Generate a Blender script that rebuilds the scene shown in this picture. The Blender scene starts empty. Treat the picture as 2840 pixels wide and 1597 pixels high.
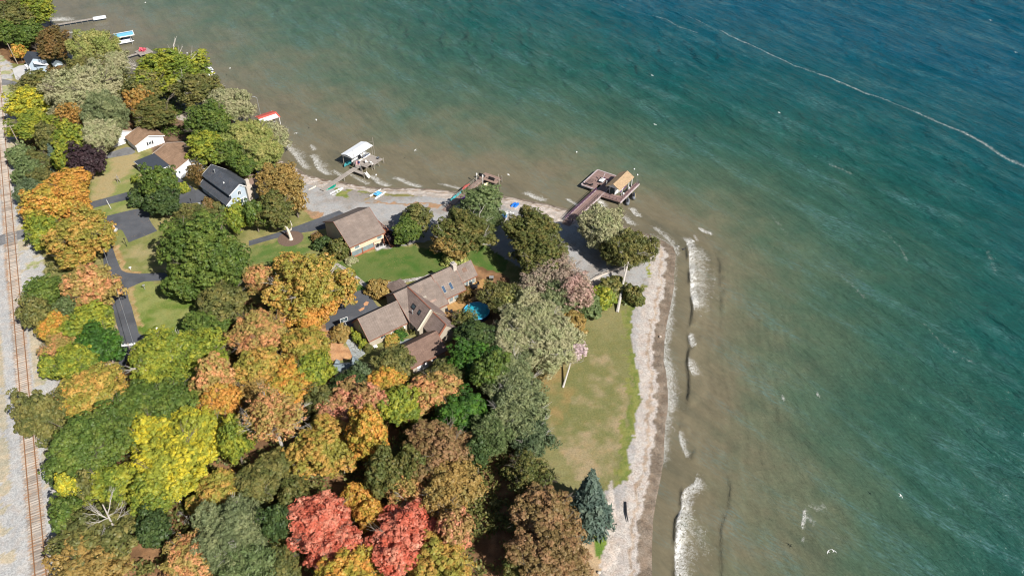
import bpy, math, random
import numpy as np
from mathutils import Vector, Matrix, Euler
rad = math.radians
scene = bpy.context.scene
COL = scene.collection

# ------------------------------------------------------------------ camera
F, PITCH, CAMH = 2209.0, rad(40), 118.0
CX, CY = 1420.0, 798.5
cpp, spp = math.cos(PITCH), math.sin(PITCH)
cam = bpy.data.cameras.new('camera'); camo = bpy.data.objects.new('camera', cam); COL.objects.link(camo)
camo.location = (0, 0, CAMH); camo.rotation_euler = (rad(90) - PITCH, 0, 0)
cam.sensor_width = 36; cam.lens = 36 * F / 2840; cam.clip_start = 1; cam.clip_end = 6000
scene.camera = camo
WZ = -0.9      # water level

def W(px, py, z=0.0):
    """point of height z seen at source pixel px, py (used to survey the place from the photograph)"""
    u = (px - CX) / F; v = -(py - CY) / F
    t = (z - CAMH) / (-spp + v * cpp)
    return Vector((u * t, (cpp + v * spp) * t, z))
def D(px, py, z=0.0): return W(px * 1.1025, py * 1.1025, z)
def WA(pts, z=0.0): return np.array([W(a, b, z)[:2] for a, b in pts])

# ------------------------------------------------------------------ light
SUN_EL, SUN_AZ = rad(41.5), rad(-47)
sd = Vector((math.cos(SUN_AZ) * math.cos(SUN_EL), math.sin(SUN_AZ) * math.cos(SUN_EL), math.sin(SUN_EL)))
sl = bpy.data.lights.new('sun', 'SUN'); sl.energy = 5.0; sl.angle = rad(0.5); sl.color = (1.0, 0.955, 0.88)
so = bpy.data.objects.new('sun', sl); COL.objects.link(so); so.rotation_euler = sd.to_track_quat('Z', 'Y').to_euler(); so.location = (0, 0, 200)
wd = bpy.data.worlds.new('World'); scene.world = wd; wd.use_nodes = True
wn = wd.node_tree; bgn = wn.nodes['Background']; sky = wn.nodes.new('ShaderNodeTexSky'); sky.sky_type = 'NISHITA'
sky.sun_disc = False; sky.sun_elevation = SUN_EL; sky.sun_rotation = math.atan2(sd.x, sd.y); sky.altitude = 200
wn.links.new(sky.outputs[0], bgn.inputs[0]); bgn.inputs[1].default_value = 0.05
vs = scene.view_settings; vs.view_transform = 'Standard'; vs.look = 'None'; vs.exposure = 0.52; vs.gamma = 1.0
try: vs.use_curve_mapping = False
except Exception: pass
scene.cycles.max_bounces = 6; scene.cycles.diffuse_bounces = 2; scene.cycles.transparent_max_bounces = 4
scene.cycles.use_adaptive_sampling = True; scene.cycles.filter_width = 1.1

# ------------------------------------------------------------------ noise (numpy)
def _hash(ix, iy, s):
    h = (ix.astype(np.int64) * 374761393 + iy.astype(np.int64) * 668265263 + s * 974711) & 0x7fffffff
    h = ((h ^ (h >> 13)) * 1274126177) & 0x7fffffff
    return ((h ^ (h >> 16)) & 0xffff) / 65535.0
def vnoise(x, y, s=0):
    ix, iy = np.floor(x), np.floor(y); fx, fy = x - ix, y - iy
    fx = fx * fx * (3 - 2 * fx); fy = fy * fy * (3 - 2 * fy)
    a, b, c, d = _hash(ix, iy, s), _hash(ix + 1, iy, s), _hash(ix, iy + 1, s), _hash(ix + 1, iy + 1, s)
    return (a * (1 - fx) + b * fx) * (1 - fy) + (c * (1 - fx) + d * fx) * fy
def fbm(x, y, s=0, o=3):
    r, a, t = 0, 1.0, 0
    for i in range(o): r = r + a * vnoise(x, y, s + i * 17); t += a; a *= .5; x = x * 2.03 + 5.1; y = y * 2.03 + 9.7
    return r / t
def smooth(e0, e1, x):
    t = np.clip((x - e0) / (e1 - e0), 0, 1); return t * t * (3 - 2 * t)
def dist_poly(x, y, P):
    """distance to polyline P, and the signed side of its nearest segment"""
    best = np.full(x.shape, 1e9); side = np.zeros(x.shape)
    for i in range(len(P) - 1):
        ax, ay = P[i]; dx, dy = P[i + 1][0] - ax, P[i + 1][1] - ay; L2 = dx * dx + dy * dy + 1e-9
        t = np.clip(((x - ax) * dx + (y - ay) * dy) / L2, 0, 1)
        qx, qy = x - ax - t * dx, y - ay - t * dy; d = np.sqrt(qx * qx + qy * qy)
        m = d < best; best[m] = d[m]; cr = (dx * qy - dy * qx); side[m] = np.sign(cr[m])
    return best, side
def inside(x, y, P):
    r = np.zeros(x.shape, bool); n = len(P)
    bx0, by0 = P.min(0); bx1, by1 = P.max(0)
    sel = (x > bx0) & (x < bx1) & (y > by0) & (y < by1)
    xs, ys = x[sel], y[sel]; rr = np.zeros(xs.shape, bool)
    for i in range(n):
        x1, y1 = P[i]; x2, y2 = P[(i + 1) % n]
        if y1 == y2: continue
        c = ((y1 > ys) != (y2 > ys)) & (xs < (x2 - x1) * (ys - y1) / (y2 - y1) + x1); rr ^= c
    r[sel] = rr; return r

# ------------------------------------------------------------------ objects
def tag(o, label=None, cat=None, group=None, kind=None):
    if label: o['label'] = label
    if cat: o['category'] = cat
    if group: o['group'] = group
    if kind: o['kind'] = kind
    return o
def thing(name, label, cat, loc=(0, 0, 0), rz=0.0, group=None):
    o = bpy.data.objects.new(name, None); COL.objects.link(o); o.empty_display_size = .5
    o.location = loc; o.rotation_euler = (0, 0, rz); return tag(o, label, cat, group)
class MB:
    """collects simple solids and links them as ONE mesh object"""
    def __init__(s): s.v = []; s.f = []
    def add(s, vs, fs):
        n = len(s.v); s.v += [tuple(p) for p in vs]; s.f += [tuple(i + n for i in f) for f in fs]; return s
    def box(s, x0, x1, y0, y1, z0, z1):
        return s.add([(x0, y0, z0), (x1, y0, z0), (x1, y1, z0), (x0, y1, z0), (x0, y0, z1), (x1, y0, z1), (x1, y1, z1), (x0, y1, z1)],
                     [(0, 3, 2, 1), (4, 5, 6, 7), (0, 1, 5, 4), (1, 2, 6, 5), (2, 3, 7, 6), (3, 0, 4, 7)])
    def bar(s, p, q, w, h=None):
        """rectangular bar from p to q"""
        p, q = Vector(p), Vector(q); d = (q - p).normalized(); h = h or w
        a = d.cross(Vector((0, 0, 1)));
        if a.length < .01: a = Vector((1, 0, 0))
        a.normalize(); b = a.cross(d); a = a * w / 2; b = b * h / 2
        return s.add([p - a - b, p + a - b, p + a + b, p - a + b, q - a - b, q + a - b, q + a + b, q - a + b],
                     [(3, 2, 1, 0), (4, 5, 6, 7), (0, 1, 5, 4), (1, 2, 6, 5), (2, 3, 7, 6), (3, 0, 4, 7)])
    def tube(s, pts, rs, n=6, cap=True):
        pts = [Vector(p) for p in pts]; k = len(s.v)
        if not isinstance(rs, (list, tuple)): rs = [rs] * len(pts)
        for i, p in enumerate(pts):
            d = (pts[min(i + 1, len(pts) - 1)] - pts[max(i - 1, 0)]).normalized()
            a = d.cross(Vector((.31, .2, .93)) if abs(d.z) < .9 else Vector((1, 0, 0))).normalized(); b = d.cross(a)
            for j in range(n):
                t = 2 * math.pi * j / n; s.v.append(tuple(p + (a * math.cos(t) + b * math.sin(t)) * rs[i]))
        for i in range(len(pts) - 1):
            for j in range(n): s.f.append((k + i * n + j, k + i * n + (j + 1) % n, k + (i + 1) * n + (j + 1) % n, k + (i + 1) * n + j))
        if cap: s.f.append(tuple(k + j for j in reversed(range(n)))); s.f.append(tuple(k + (len(pts) - 1) * n + j for j in range(n)))
        return s
    def prism(s, poly, z0, z1):
        n = len(poly); k = len(s.v)
        s.v += [(p[0], p[1], z0) for p in poly] + [(p[0], p[1], z1) for p in poly]
        s.f.append(tuple(k + i for i in reversed(range(n)))); s.f.append(tuple(k + n + i for i in range(n)))
        for i in range(n): j = (i + 1) % n; s.f.append((k + i, k + j, k + n + j, k + n + i))
        return s
    def slab(s, quad, t):
        """a sloping quad given thickness t downwards"""
        q = [Vector(p) for p in quad]; n = (q[1] - q[0]).cross(q[2] - q[0]).normalized()
        if n.z < 0: n = -n
        return s.add([p for p in q] + [p - n * t for p in q], [(0, 1, 2, 3)[:len(q)] if len(q) == 4 else (0, 1, 2)] +
                     [tuple(reversed(range(len(q), 2 * len(q))))] + [(i, i + len(q), (i + 1) % len(q) + len(q), (i + 1) % len(q)) for i in range(len(q))])
    def ell(s, c, r, n=8, m=6, z0=-1.0):
        k = len(s.v); c = Vector(c)
        for i in range(m + 1):
            ph = math.asin(z0) + (math.pi / 2 - math.asin(z0)) * i / m
            for j in range(n):
                t = 2 * math.pi * j / n
                s.v.append((c.x + r[0] * math.cos(ph) * math.cos(t), c.y + r[1] * math.cos(ph) * math.sin(t), c.z + r[2] * math.sin(ph)))
        for i in range(m):
            for j in range(n): s.f.append((k + i * n + j, k + i * n + (j + 1) % n, k + (i + 1) * n + (j + 1) % n, k + (i + 1) * n + j))
        s.f.append(tuple(k + j for j in reversed(range(n))))
        return s
    def build(s, name, mat, parent=None, smooth=False, loc=None, rz=0):
        me = bpy.data.meshes.new(name); me.from_pydata(s.v, [], s.f); me.materials.append(mat)
        bmu(me)
        if smooth: me.polygons.foreach_set('use_smooth', [True] * len(me.polygons))
        o = bpy.data.objects.new(name, me); COL.objects.link(o)
        if parent: o.parent = parent
        if loc is not None: o.location = loc; o.rotation_euler = (0, 0, rz)
        return o
def bmu(me):
    import bmesh
    b = bmesh.new(); b.from_mesh(me); bmesh.ops.recalc_face_normals(b, faces=b.faces); b.to_mesh(me); b.free()
def np_mesh(name, V, Fq, mat, attrs=None, smooth=True):
    me = bpy.data.meshes.new(name); nf = len(Fq); k = Fq.shape[1]
    me.vertices.add(len(V)); me.vertices.foreach_set('co', V.astype(np.float32).ravel())
    me.loops.add(nf * k); me.loops.foreach_set('vertex_index', Fq.astype(np.int32).ravel())
    me.polygons.add(nf); me.polygons.foreach_set('loop_start', np.arange(nf, dtype=np.int32) * k)
    me.update(calc_edges=True)
    me.polygons.foreach_set('use_smooth', np.full(nf, smooth))
    for an, (tp, arr) in (attrs or {}).items():
        a = me.attributes.new(an, tp, 'POINT')
        a.data.foreach_set('color' if 'COLOR' in tp else ('vector' if tp == 'FLOAT_VECTOR' else 'value'), arr.astype(np.float32).ravel())
    me.materials.append(mat); me.validate(); return me
def copy_tree(o, parent=None):
    c = o.copy(); COL.objects.link(c); c.parent = parent
    for ch in list(o.children): copy_tree(ch, c)
    return c

# ------------------------------------------------------------------ materials
class NT:
    def __init__(s, name):
        s.m = bpy.data.materials.new(name); s.m.use_nodes = True; s.t = s.m.node_tree; s.b = s.t.nodes['Principled BSDF']
    def n(s, tp, **kw):
        x = s.t.nodes.new('ShaderNode' + tp)
        for k, v in kw.items():
            if k in x.inputs.keys() if hasattr(x, 'inputs') else False: s.set(x, k, v)
            else: setattr(x, k, v)
        return x
    def set(s, x, k, v):
        i = x.inputs[k] if not isinstance(k, int) else x.inputs[k]
        if isinstance(v, bpy.types.NodeSocket): s.t.links.new(v, i)
        elif v is not None:
            if isinstance(v, (tuple, list)) and len(v) == 3 and i.type == 'RGBA': v = (*v, 1)
            i.default_value = v
    def math(s, op, a, b=None, clamp=False):
        x = s.n('Math', operation=op, use_clamp=clamp); s.set(x, 0, a)
        if b is not None: s.set(x, 1, b)
        return x.outputs[0]
    def mix(s, f, a, b, bt='MIX'):
        x = s.n('MixRGB', blend_type=bt); s.set(x, 0, f); s.set(x, 1, a); s.set(x, 2, b); return x.outputs[0]
    def noise(s, vec, scale, det=3, rough=.55, out=0, dist=0.0):
        x = s.n('TexNoise'); s.set(x, 'Vector', vec); s.set(x, 'Scale', scale); s.set(x, 'Detail', det); s.set(x, 'Roughness', rough); s.set(x, 'Distortion', dist); return x.outputs[out]
    def rng(s, v, a, b, c=0., d=1.):
        x = s.n('MapRange'); s.set(x, 0, v); s.set(x, 1, a); s.set(x, 2, b); s.set(x, 3, c); s.set(x, 4, d); return x.outputs[0]
    def smooth(s, v, a, b):
        x = s.n('MapRange', interpolation_type='SMOOTHSTEP'); s.set(x, 0, v); s.set(x, 1, a); s.set(x, 2, b); return x.outputs[0]
    def coord(s, o='Object'): return s.n('TexCoord').outputs[o]
    def mapv(s, vec, sc=(1, 1, 1), rot=(0, 0, 0)):
        x = s.n('Mapping'); s.set(x, 'Vector', vec); s.set(x, 'Scale', sc); s.set(x, 'Rotation', rot); return x.outputs[0]
    def attr(s, n, out='Color'): return s.n('Attribute', attribute_name=n).outputs[out]
    def bump(s, h, st, dist=.1):
        x = s.n('Bump'); s.set(x, 'Height', h); s.set(x, 'Strength', st); s.set(x, 'Distance', dist); s.set(s.b, 'Normal', x.outputs[0])
    def out(s, col=None, rough=None, **kw):
        if col is not None: s.set(s.b, 'Base Color', col)
        if rough is not None: s.set(s.b, 'Roughness', rough)
        for k, v in kw.items(): s.set(s.b, k.replace('_', ' '), v)
        return s.m
def plain(name, col, rough=.6, var=.2, scale=1.5, metal=0.0, spec=.4):
    t = NT(name); c = t.coord()
    n1 = t.noise(c, scale, 4, .6); n2 = t.noise(c, scale * 12, 2)
    f = t.math('ADD', t.math('MULTIPLY', n1, .7), t.math('MULTIPLY', n2, .3))
    col2 = tuple(max(0, x * (1 - var)) for x in col); col3 = tuple(min(1, x * (1 + var)) for x in col)
    return t.out(t.mix(t.rng(f, .3, .7), col2, col3), rough, Metallic=metal, Specular_IOR_Level=spec)
def wood(name, c1, c2, plank=.14, axis=0, rough=.75):
    """boards across the local x (axis 0) or y (axis 1) direction"""
    t = NT(name); c = t.coord(); sp = t.n('SeparateXYZ'); t.set(sp, 0, c)
    p = t.math('DIVIDE', sp.outputs[axis], plank); fl = t.math('FLOOR', p); fr = t.math('FRACT', p)
    wn_ = t.n('TexWhiteNoise', noise_dimensions='1D'); t.set(wn_, 'W', fl)
    st = t.noise(t.mapv(c, (8, 1.5, 1.5) if axis == 0 else (1.5, 8, 1.5)), 2, 4)
    f = t.math('ADD', t.math('MULTIPLY', wn_.outputs[0], .55), t.math('MULTIPLY', st, .5))
    gap = t.math('LESS_THAN', fr, .10)
    col = t.mix(t.rng(f, .15, .85), c1, c2); col = t.mix(t.math('MULTIPLY', gap, .7), col, (.02, .016, .013))
    return t.out(col, rough)
def siding(name, col, pitch=.2, vertical=False, var=.12):
    t = NT(name); c = t.coord(); sp = t.n('SeparateXYZ'); t.set(sp, 0, c)
    h = t.math('ADD', sp.outputs[0], sp.outputs[1]) if vertical else sp.outputs[2]
    fr = t.math('FRACT', t.math('DIVIDE', h, pitch)); gap = t.math('LESS_THAN', fr, .12)
    n1 = t.noise(c, .8, 4); n2 = t.noise(c, 9, 3)
    f = t.math('ADD', t.math('MULTIPLY', n1, .6), t.math('MULTIPLY', n2, .4))
    cc = t.mix(t.rng(f, .3, .7), tuple(x * (1 - var) for x in col), tuple(min(1, x * (1 + var)) for x in col))
    cc = t.mix(t.math('MULTIPLY', gap, .35), cc, tuple(x * .45 for x in col))
    t.bump(fr, .3, .02); return t.out(cc, .65)
def shingle(name, c1, c2, axis=1):
    t = NT(name); c = t.coord()
    br = t.n('TexBrick'); t.set(br, 'Vector', t.mapv(c, (1, 1, 1) if axis == 1 else (1, 1, 1), (0, 0, 0 if axis == 1 else rad(90))))
    t.set(br, 'Scale', 1.0); t.set(br, 'Brick Width', .9); t.set(br, 'Row Height', .17); t.set(br, 'Mortar Size', .012)
    t.set(br, 'Color1', c1); t.set(br, 'Color2', c2); t.set(br, 'Mortar', tuple(x * .45 for x in c1)); t.set(br, 'Bias', 0.0)
    n1 = t.noise(c, .5, 5, .6); n2 = t.noise(c, 22, 2)
    k = t.rng(t.math('ADD', t.math('MULTIPLY', n1, .65), t.math('MULTIPLY', n2, .45)), .3, .8, .68, 1.3)
    cc = t.mix(1.0, br.outputs[0], k, 'MULTIPLY')
    st = t.noise(t.mapv(c, (2.2, .35, 1) if axis == 1 else (.35, 2.2, 1)), 1.0, 4, .6); cc = t.mix(t.math('MULTIPLY', t.smooth(st, .5, .75), .35), cc, tuple(x * .55 for x in c1))
    lf = t.noise(c, 6.5, 2, .5); lm = t.noise(c, .45, 3); cc = t.mix(t.math('MULTIPLY', t.smooth(lf, .64, .70), t.smooth(lm, .50, .62)), cc, (.34, .20, .10))
    return t.out(cc, .85, Specular_IOR_Level=.25)
M = {}
M['white'] = plain('white_paint', (.78, .78, .77), .5, .05)
M['trim'] = plain('cream_trim', (.62, .55, .45), .6, .06)
M['redtrim'] = plain('russet_trim', (.27, .105, .065), .6, .15)
M['beige'] = siding('beige_board_siding', (.40, .35, .28), .3, True)
M['cream'] = siding('cream_lap_siding', (.66, .52, .38), .18)
M['whites'] = siding('white_lap_siding', (.80, .80, .82), .18, False, .04)
M['blues'] = siding('pale_blue_lap_siding', (.36, .44, .52), .16)
M['greys'] = siding('grey_blue_lap_siding', (.42, .50, .58), .16)
M['roofb'] = shingle('brown_shingles', (.195, .155, .133), (.24, .192, .165))
M['roofb2'] = shingle('warm_brown_shingles', (.165, .105, .082), (.215, .14, .11))
M['roofc'] = shingle('tan_brown_shingles', (.27, .17, .11), (.34, .225, .15), 0)
M['roofc1'] = shingle('tan_brown_shingles_side', (.27, .17, .11), (.34, .225, .15))
M['roofd'] = shingle('charcoal_shingles', (.062, .070, .085), (.095, .105, .125), 0)
M['roofd1'] = shingle('charcoal_shingles_side', (.062, .070, .085), (.095, .105, .125))
M['roofk'] = plain('black_roofing', (.045, .055, .072), .8, .15)
M['roofg'] = shingle('grey_green_shingles', (.17, .21, .24), (.23, .28, .31))
M['roofw'] = plain('white_sheet_metal', (.74, .76, .80), .45, .05, .6)
M['osb'] = plain('tan_board_roof', (.36, .25, .15), .8, .38, 2.2)
M['glass'] = plain('dark_window_glass', (.05, .075, .09), .12, .3, .8, 0, .6)
M['glassl'] = plain('bright_window_glass', (.20, .245, .26), .15, .3, .8, 0, .6)
M['glassb'] = plain('skylight_glass', (.05, .085, .14), .12, .2, .8, 0, .6)
M['stone'] = plain('pale_stone', (.50, .44, .38), .85, .3, 3)
M['dock'] = wood('grey_weathered_boards', (.25, .215, .19), (.40, .36, .32))
M['dockb'] = wood('brown_weathered_boards', (.23, .15, .12), (.37, .26, .21))
M['dockp'] = wood('mauve_deck_boards', (.20, .13, .115), (.31, .205, .18))
M['decko'] = wood('amber_deck_boards', (.36, .20, .07), (.46, .27, .10))
M['deckr'] = wood('russet_deck_boards', (.36, .13, .07), (.42, .17, .09))
M['post'] = plain('grey_wood_posts', (.30, .27, .23), .8, .2)
M['pink'] = plain('pale_lilac_edge_boards', (.46, .39, .40), .7, .2)
M['dark'] = plain('black_metal', (.025, .025, .03), .5, .2)
M['plum'] = plain('plum_rail', (.10, .05, .09), .5, .1)
M['metal'] = plain('galvanised_metal', (.48, .49, .50), .4, .1, 2, .5)
M['navy'] = plain('dark_blue_vinyl', (.03, .05, .13), .5, .2)
M['blue'] = plain('bright_blue_plastic', (.02, .16, .62), .4, .15)
M['azure'] = plain('azure_fabric', (.10, .42, .72), .5, .2)
M['skyb'] = plain('sky_blue_canopy', (.16, .44, .66), .55, .12)
M['green'] = plain('dark_green_hull', (.0, .20, .14), .35, .15)
M['teal'] = plain('teal_hull', (.06, .30, .33), .35, .15)
M['red'] = plain('red_plastic', (.62, .06, .05), .4, .15)
M['redr'] = plain('red_sheet_roof', (.50, .10, .075), .6, .2)
M['pinkp'] = plain('coral_pink_plastic', (.75, .12, .17), .45, .1)
M['yellow'] = plain('yellow_plastic', (.75, .52, .03), .45, .1)
M['ylw'] = plain('pale_yellow_hull', (.66, .62, .40), .5, .1)
M['cream2'] = plain('cream_hull', (.78, .66, .48), .5, .1)
M['purple'] = plain('purple_stripe', (.18, .05, .30), .4, .1)
M['grey'] = plain('grey_cover', (.14, .15, .17), .6, .25, 3)
M['mulch'] = plain('brown_mulch', (.15, .10, .075), .95, .35, 4)
M['rail'] = plain('rusty_rail_steel', (.26, .135, .07), .6, .25, 2)
M['tie'] = plain('bleached_timber_ties', (.40, .345, .30), .9, .45, .8)
t = NT('bleached_timber_ties'); oc_ = t.coord('Object'); gp = t.n('NewGeometry'); rr_ = t.mapv(gp.outputs['Position'], (1, 1, 1), (0, 0, rad(62)))
q1 = t.noise(t.mapv(rr_, (2.6, .12, 1)), 1.0, 2, .6); q2 = t.noise(t.mapv(rr_, (.35, .05, 1)), 1.0, 2, .6)
M['tie'] = t.out(t.mix(t.rng(t.math('ADD', t.math('MULTIPLY', q1, .7), t.math('MULTIPLY', q2, .5)), .42, .75), (.20, .165, .14), (.56, .50, .44)), .9)
M['polew'] = plain('weathered_pole_wood', (.33, .27, .22), .85, .2, 2)
M['deadw'] = plain('bleached_dead_wood', (.62, .56, .47), .8, .2, 2)
M['leafp'] = plain('fallen_orange_leaves', (.52, .27, .14), .9, .4, 5)
t = NT('flagstone_paving'); c = t.coord(); v_ = t.n('TexVoronoi', feature='DISTANCE_TO_EDGE'); t.set(v_, 'Vector', c); t.set(v_, 'Scale', 1.5)
v2 = t.n('TexVoronoi'); t.set(v2, 'Vector', c); t.set(v2, 'Scale', 1.5)
cc = t.mix(t.rng(v2.outputs['Color'], .2, .8), (.30, .27, .235), (.47, .44, .41)); cc = t.mix(t.math('LESS_THAN', v_.outputs[0], .05), cc, (.16, .14, .10))
M['flag'] = t.out(cc, .85)
t = NT('bluestone_paving'); c = t.coord(); v_ = t.n('TexVoronoi', feature='DISTANCE_TO_EDGE'); t.set(v_, 'Vector', c); t.set(v_, 'Scale', 1.1)
v2 = t.n('TexVoronoi'); t.set(v2, 'Vector', c); t.set(v2, 'Scale', 1.1)
cc = t.mix(t.rng(v2.outputs['Color'], .2, .8), (.27, .29, .29), (.40, .42, .42)); cc = t.mix(t.math('LESS_THAN', v_.outputs[0], .035), cc, (.15, .14, .12))
M['bluest'] = t.out(cc, .8)
t = NT('asphalt'); c = t.coord()
cc = t.mix(t.rng(t.noise(c, .25, 4), .35, .65), (.060, .066, .082), (.092, .098, .115)); cc = t.mix(t.math('MULTIPLY', t.noise(c, 14, 2), .5), cc, (.12, .125, .135))
cr = t.noise(c, .9, 5, .6); cc = t.mix(t.math('MULTIPLY', t.math('LESS_THAN', t.math('ABSOLUTE', t.math('SUBTRACT', cr, .5)), .006), .45), cc, (.03, .032, .036))
lv = t.noise(c, 5.5, 2, .5); lm = t.noise(c, .35, 2); cc = t.mix(t.math('MULTIPLY', t.math('GREATER_THAN', lv, .68), t.smooth(lm, .45, .6)), cc, (.38, .23, .11)); pt = t.noise(c, .12, 2); cc = t.mix(t.math('MULTIPLY', t.smooth(pt, .52, .56), .35), cc, (.045, .048, .056))
M['asph'] = t.out(cc, .85)
t = NT('old_asphalt'); c = t.coord()
cc = t.mix(t.rng(t.noise(c, .35, 4), .35, .65), (.14, .14, .145), (.20, .20, .205)); cr = t.noise(c, .45, 4, .6)
cc = t.mix(t.math('MULTIPLY', t.math('LESS_THAN', t.math('ABSOLUTE', t.math('SUBTRACT', cr, .5)), .008), .6), cc, (.05, .05, .05)); M['asph2'] = t.out(cc, .9)
t = NT('concrete_pad'); c = t.coord(); M['conc'] = t.out(t.mix(t.rng(t.noise(c, .4, 5), .3, .7), (.42, .42, .42), (.54, .53, .52)), .85)
def bark(name, c1, c2):
    t = NT(name); c = t.coord(); n = t.noise(t.mapv(c, (3, 3, .8)), 2, 4); t.bump(n, .5, .05)
    return t.out(t.mix(t.rng(n, .3, .7), c1, c2), .9)
M['bark'] = bark('brown_grey_bark', (.10, .08, .06), (.22, .185, .15)); M['barkl'] = bark('pale_grey_bark', (.34, .31, .28), (.52, .48, .43))
# ================================================================== TERRAIN
SHORE = [(40, -220), (92, -60), (112, 0), (115, 30), (131, 54), (143, 68), (190, 125), (250, 178), (318, 205), (326, 226), (352, 240), (450, 285), (600, 350), (690, 402), (752, 436), (795, 455), (829, 471), (846, 485), (900, 499), (940, 504), (994, 516), (1031, 520), (1088, 523), (1146, 523), (1205, 526), (1252, 531), (1310, 536), (1383, 543), (1458, 555), (1528, 570), (1575, 582), (1640, 600), (1700, 618), (1760, 638), (1811, 657), (1842, 671), (1864, 686), (1871, 705), (1868, 740), (1866, 766), (1866, 793), (1861, 821), (1853, 862), (1844, 904), (1839, 945), (1836, 1000), (1842, 1024), (1848, 1080), (1848, 1132), (1841, 1175), (1838, 1217), (1836, 1273), (1829, 1320), (1816, 1380), (1806, 1443), (1803, 1520), (1803, 1597), (1800, 1900), (1795, 2400)]
SH = WA(SHORE, WZ)
LAND = np.vstack([SH, [[20, -300], [-900, -300], [-900, 900], [SH[0][0] - 60, 900]]])
def axis(a, b, st, lo, hi):
    v = list(np.arange(a, b + st, st)); s = st
    p = v[-1]
    while p < hi: s *= 1.6; p += s; v.append(p)
    s = st; p = v[0]
    while p > lo: s *= 1.6; p -= s; v.insert(0, p)
    return np.array(v)
def grid(xs, ys):
    X, Y = np.meshgrid(xs, ys); nx = len(xs)
    i = np.arange((len(ys) - 1) * (nx - 1)); r, c = i // (nx - 1), i % (nx - 1); a = r * nx + c
    return X.ravel(), Y.ravel(), np.stack([a, a + 1, a + nx + 1, a + nx], 1)
def sdf_shore(x, y):
    d, _ = dist_poly(x, y, SH); ins = inside(x, y, LAND); return np.where(ins, d, -d)

gx, gy, gf = grid(axis(-212, 46, .42, -1500, 46), axis(60, 332, .42, -400, 2200))
gs = sdf_shore(gx, gy)
keep = gs > -3.5
fk = keep[gf].all(1); gf = gf[fk]
used = np.unique(gf); remap = np.full(len(gx), -1); remap[used] = np.arange(len(used)); gf = remap[gf]; gx, gy, gs = gx[used], gy[used], gs[used]
nz1 = fbm(gx * .5, gy * .5, 3, 2); nz2 = fbm(gx * .83, gy * .83, 9, 2)
def land_z(x, y, s):
    z = np.where(s < 6, -0.9 + .9 * smooth(-1.5, 7, s) * 1.0 - np.where(s < 0, -s * .16, 0), 0.0)
    return z
gz = land_z(gx, gy, gs) + (nz2 - .5) * .05 * smooth(-1, 3, gs)
wx = gx + (nz2 - .5) * 1.1 + (nz1 - .5) * 1.3; wy = gy + (fbm(gx * .83 + 31, gy * .83, 21, 2) - .5) * 1.1 + (fbm(gx * .5, gy * .5 + 40, 5, 2) - .5) * 1.3
col = np.zeros((len(gx), 4)); col[:, 3] = 1; zone = np.zeros(len(gx), int); rough = np.zeros(len(gx))
LAWN, LITTER, BEACH, GRAVEL, BALLAST = 0, 1, 2, 3, 4
n_big = fbm(gx * .09, gy * .09, 41, 4); n_mid = fbm(gx * .35, gy * .35, 51, 4); n_fin = fbm(gx * .9, gy * .9, 61, 2)
def ramp(n, a, b, c1, c2):
    t = smooth(a, b, n)[:, None]; return np.array(c1)[None] * (1 - t) + np.array(c2)[None] * t
def paint(mask, rgb, zid=None, r=None):
    col[mask, :3] = rgb[mask] if isinstance(rgb, np.ndarray) else rgb
    if zid is not None: zone[mask] = zid
    if r is not None: rough[mask] = r
def zp(pts, soft=None): return inside(wx, wy, WA(pts))
# base lawn
paint(np.ones(len(gx), bool), ramp(n_mid, .3, .7, (.155, .165, .055), (.26, .235, .10)), LAWN, .2)
# open field by the right beach: worn, green at its rim
fieldp = zp([(1440, 850), (1800, 800), (1800, 1420), (1560, 1500), (1400, 1250)])
paint(fieldp, ramp(n_mid * .45 + n_fin * .25 + n_big * .3, .30, .72, (.150, .155, .058), (.21, .195, .088)))
fm = zp([(1560, 980), (1690, 980), (1745, 1090), (1735, 1200), (1700, 1340), (1600, 1330), (1520, 1200), (1500, 1080)]); tt_ = smooth(.40, .68, n_mid * .5 + n_fin * .2 + n_big * .3)[:, None] * .95
col[fm, :3] = (col[:, :3] * (1 - tt_) + np.array([.30, .235, .14]) * tt_)[fm]
fm = zp([(1480, 1020), (1560, 1010), (1600, 1080), (1560, 1180), (1490, 1150)]); tt_ = smooth(.30, .60, n_mid)[:, None] * .75
col[fm, :3] = (col[:, :3] * (1 - tt_) + np.array([.26, .185, .075]) * tt_)[fm]
# lawns round the houses
g1 = [(925, 735), (985, 705), (1042, 697), (1110, 680), (1200, 690), (1355, 680), (1410, 715), (1400, 760), (1330, 775), (1170, 775), (1012, 790)]
paint(zp(g1), ramp(n_mid, .3, .7, (.062, .125, .024), (.115, .150, .042)))
paint(zp([(915, 735), (1012, 796), (1005, 812), (955, 825), (925, 800)]), ramp(n_mid, .3, .7, (.055, .115, .022), (.09, .135, .035)))
paint(zp([(690, 690), (860, 645), (900, 700), (930, 740), (880, 760), (690, 770)]), ramp(n_mid, .3, .7, (.09, .15, .035), (.20, .20, .075)))
paint(zp([(255, 420), (400, 430), (420, 520), (255, 560), (245, 480)]), ramp(n_mid * .5 + n_big * .5, .38, .58, (.19, .22, .07), (.33, .27, .14)))
paint(zp([(255, 570), (390, 545), (390, 580), (280, 604)]), ramp(n_mid, .3, .7, (.15, .20, .05), (.25, .25, .10)))
paint(zp([(300, 640), (440, 635), (470, 760), (340, 756), (300, 680)]), ramp(n_mid, .3, .7, (.17, .19, .06), (.30, .26, .13)))
paint(zp([(352, 806), (400, 778), (500, 800), (560, 860), (520, 930), (400, 935), (375, 890)]), ramp(n_mid, .25, .7, (.10, .16, .025), (.22, .24, .08)))
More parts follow.
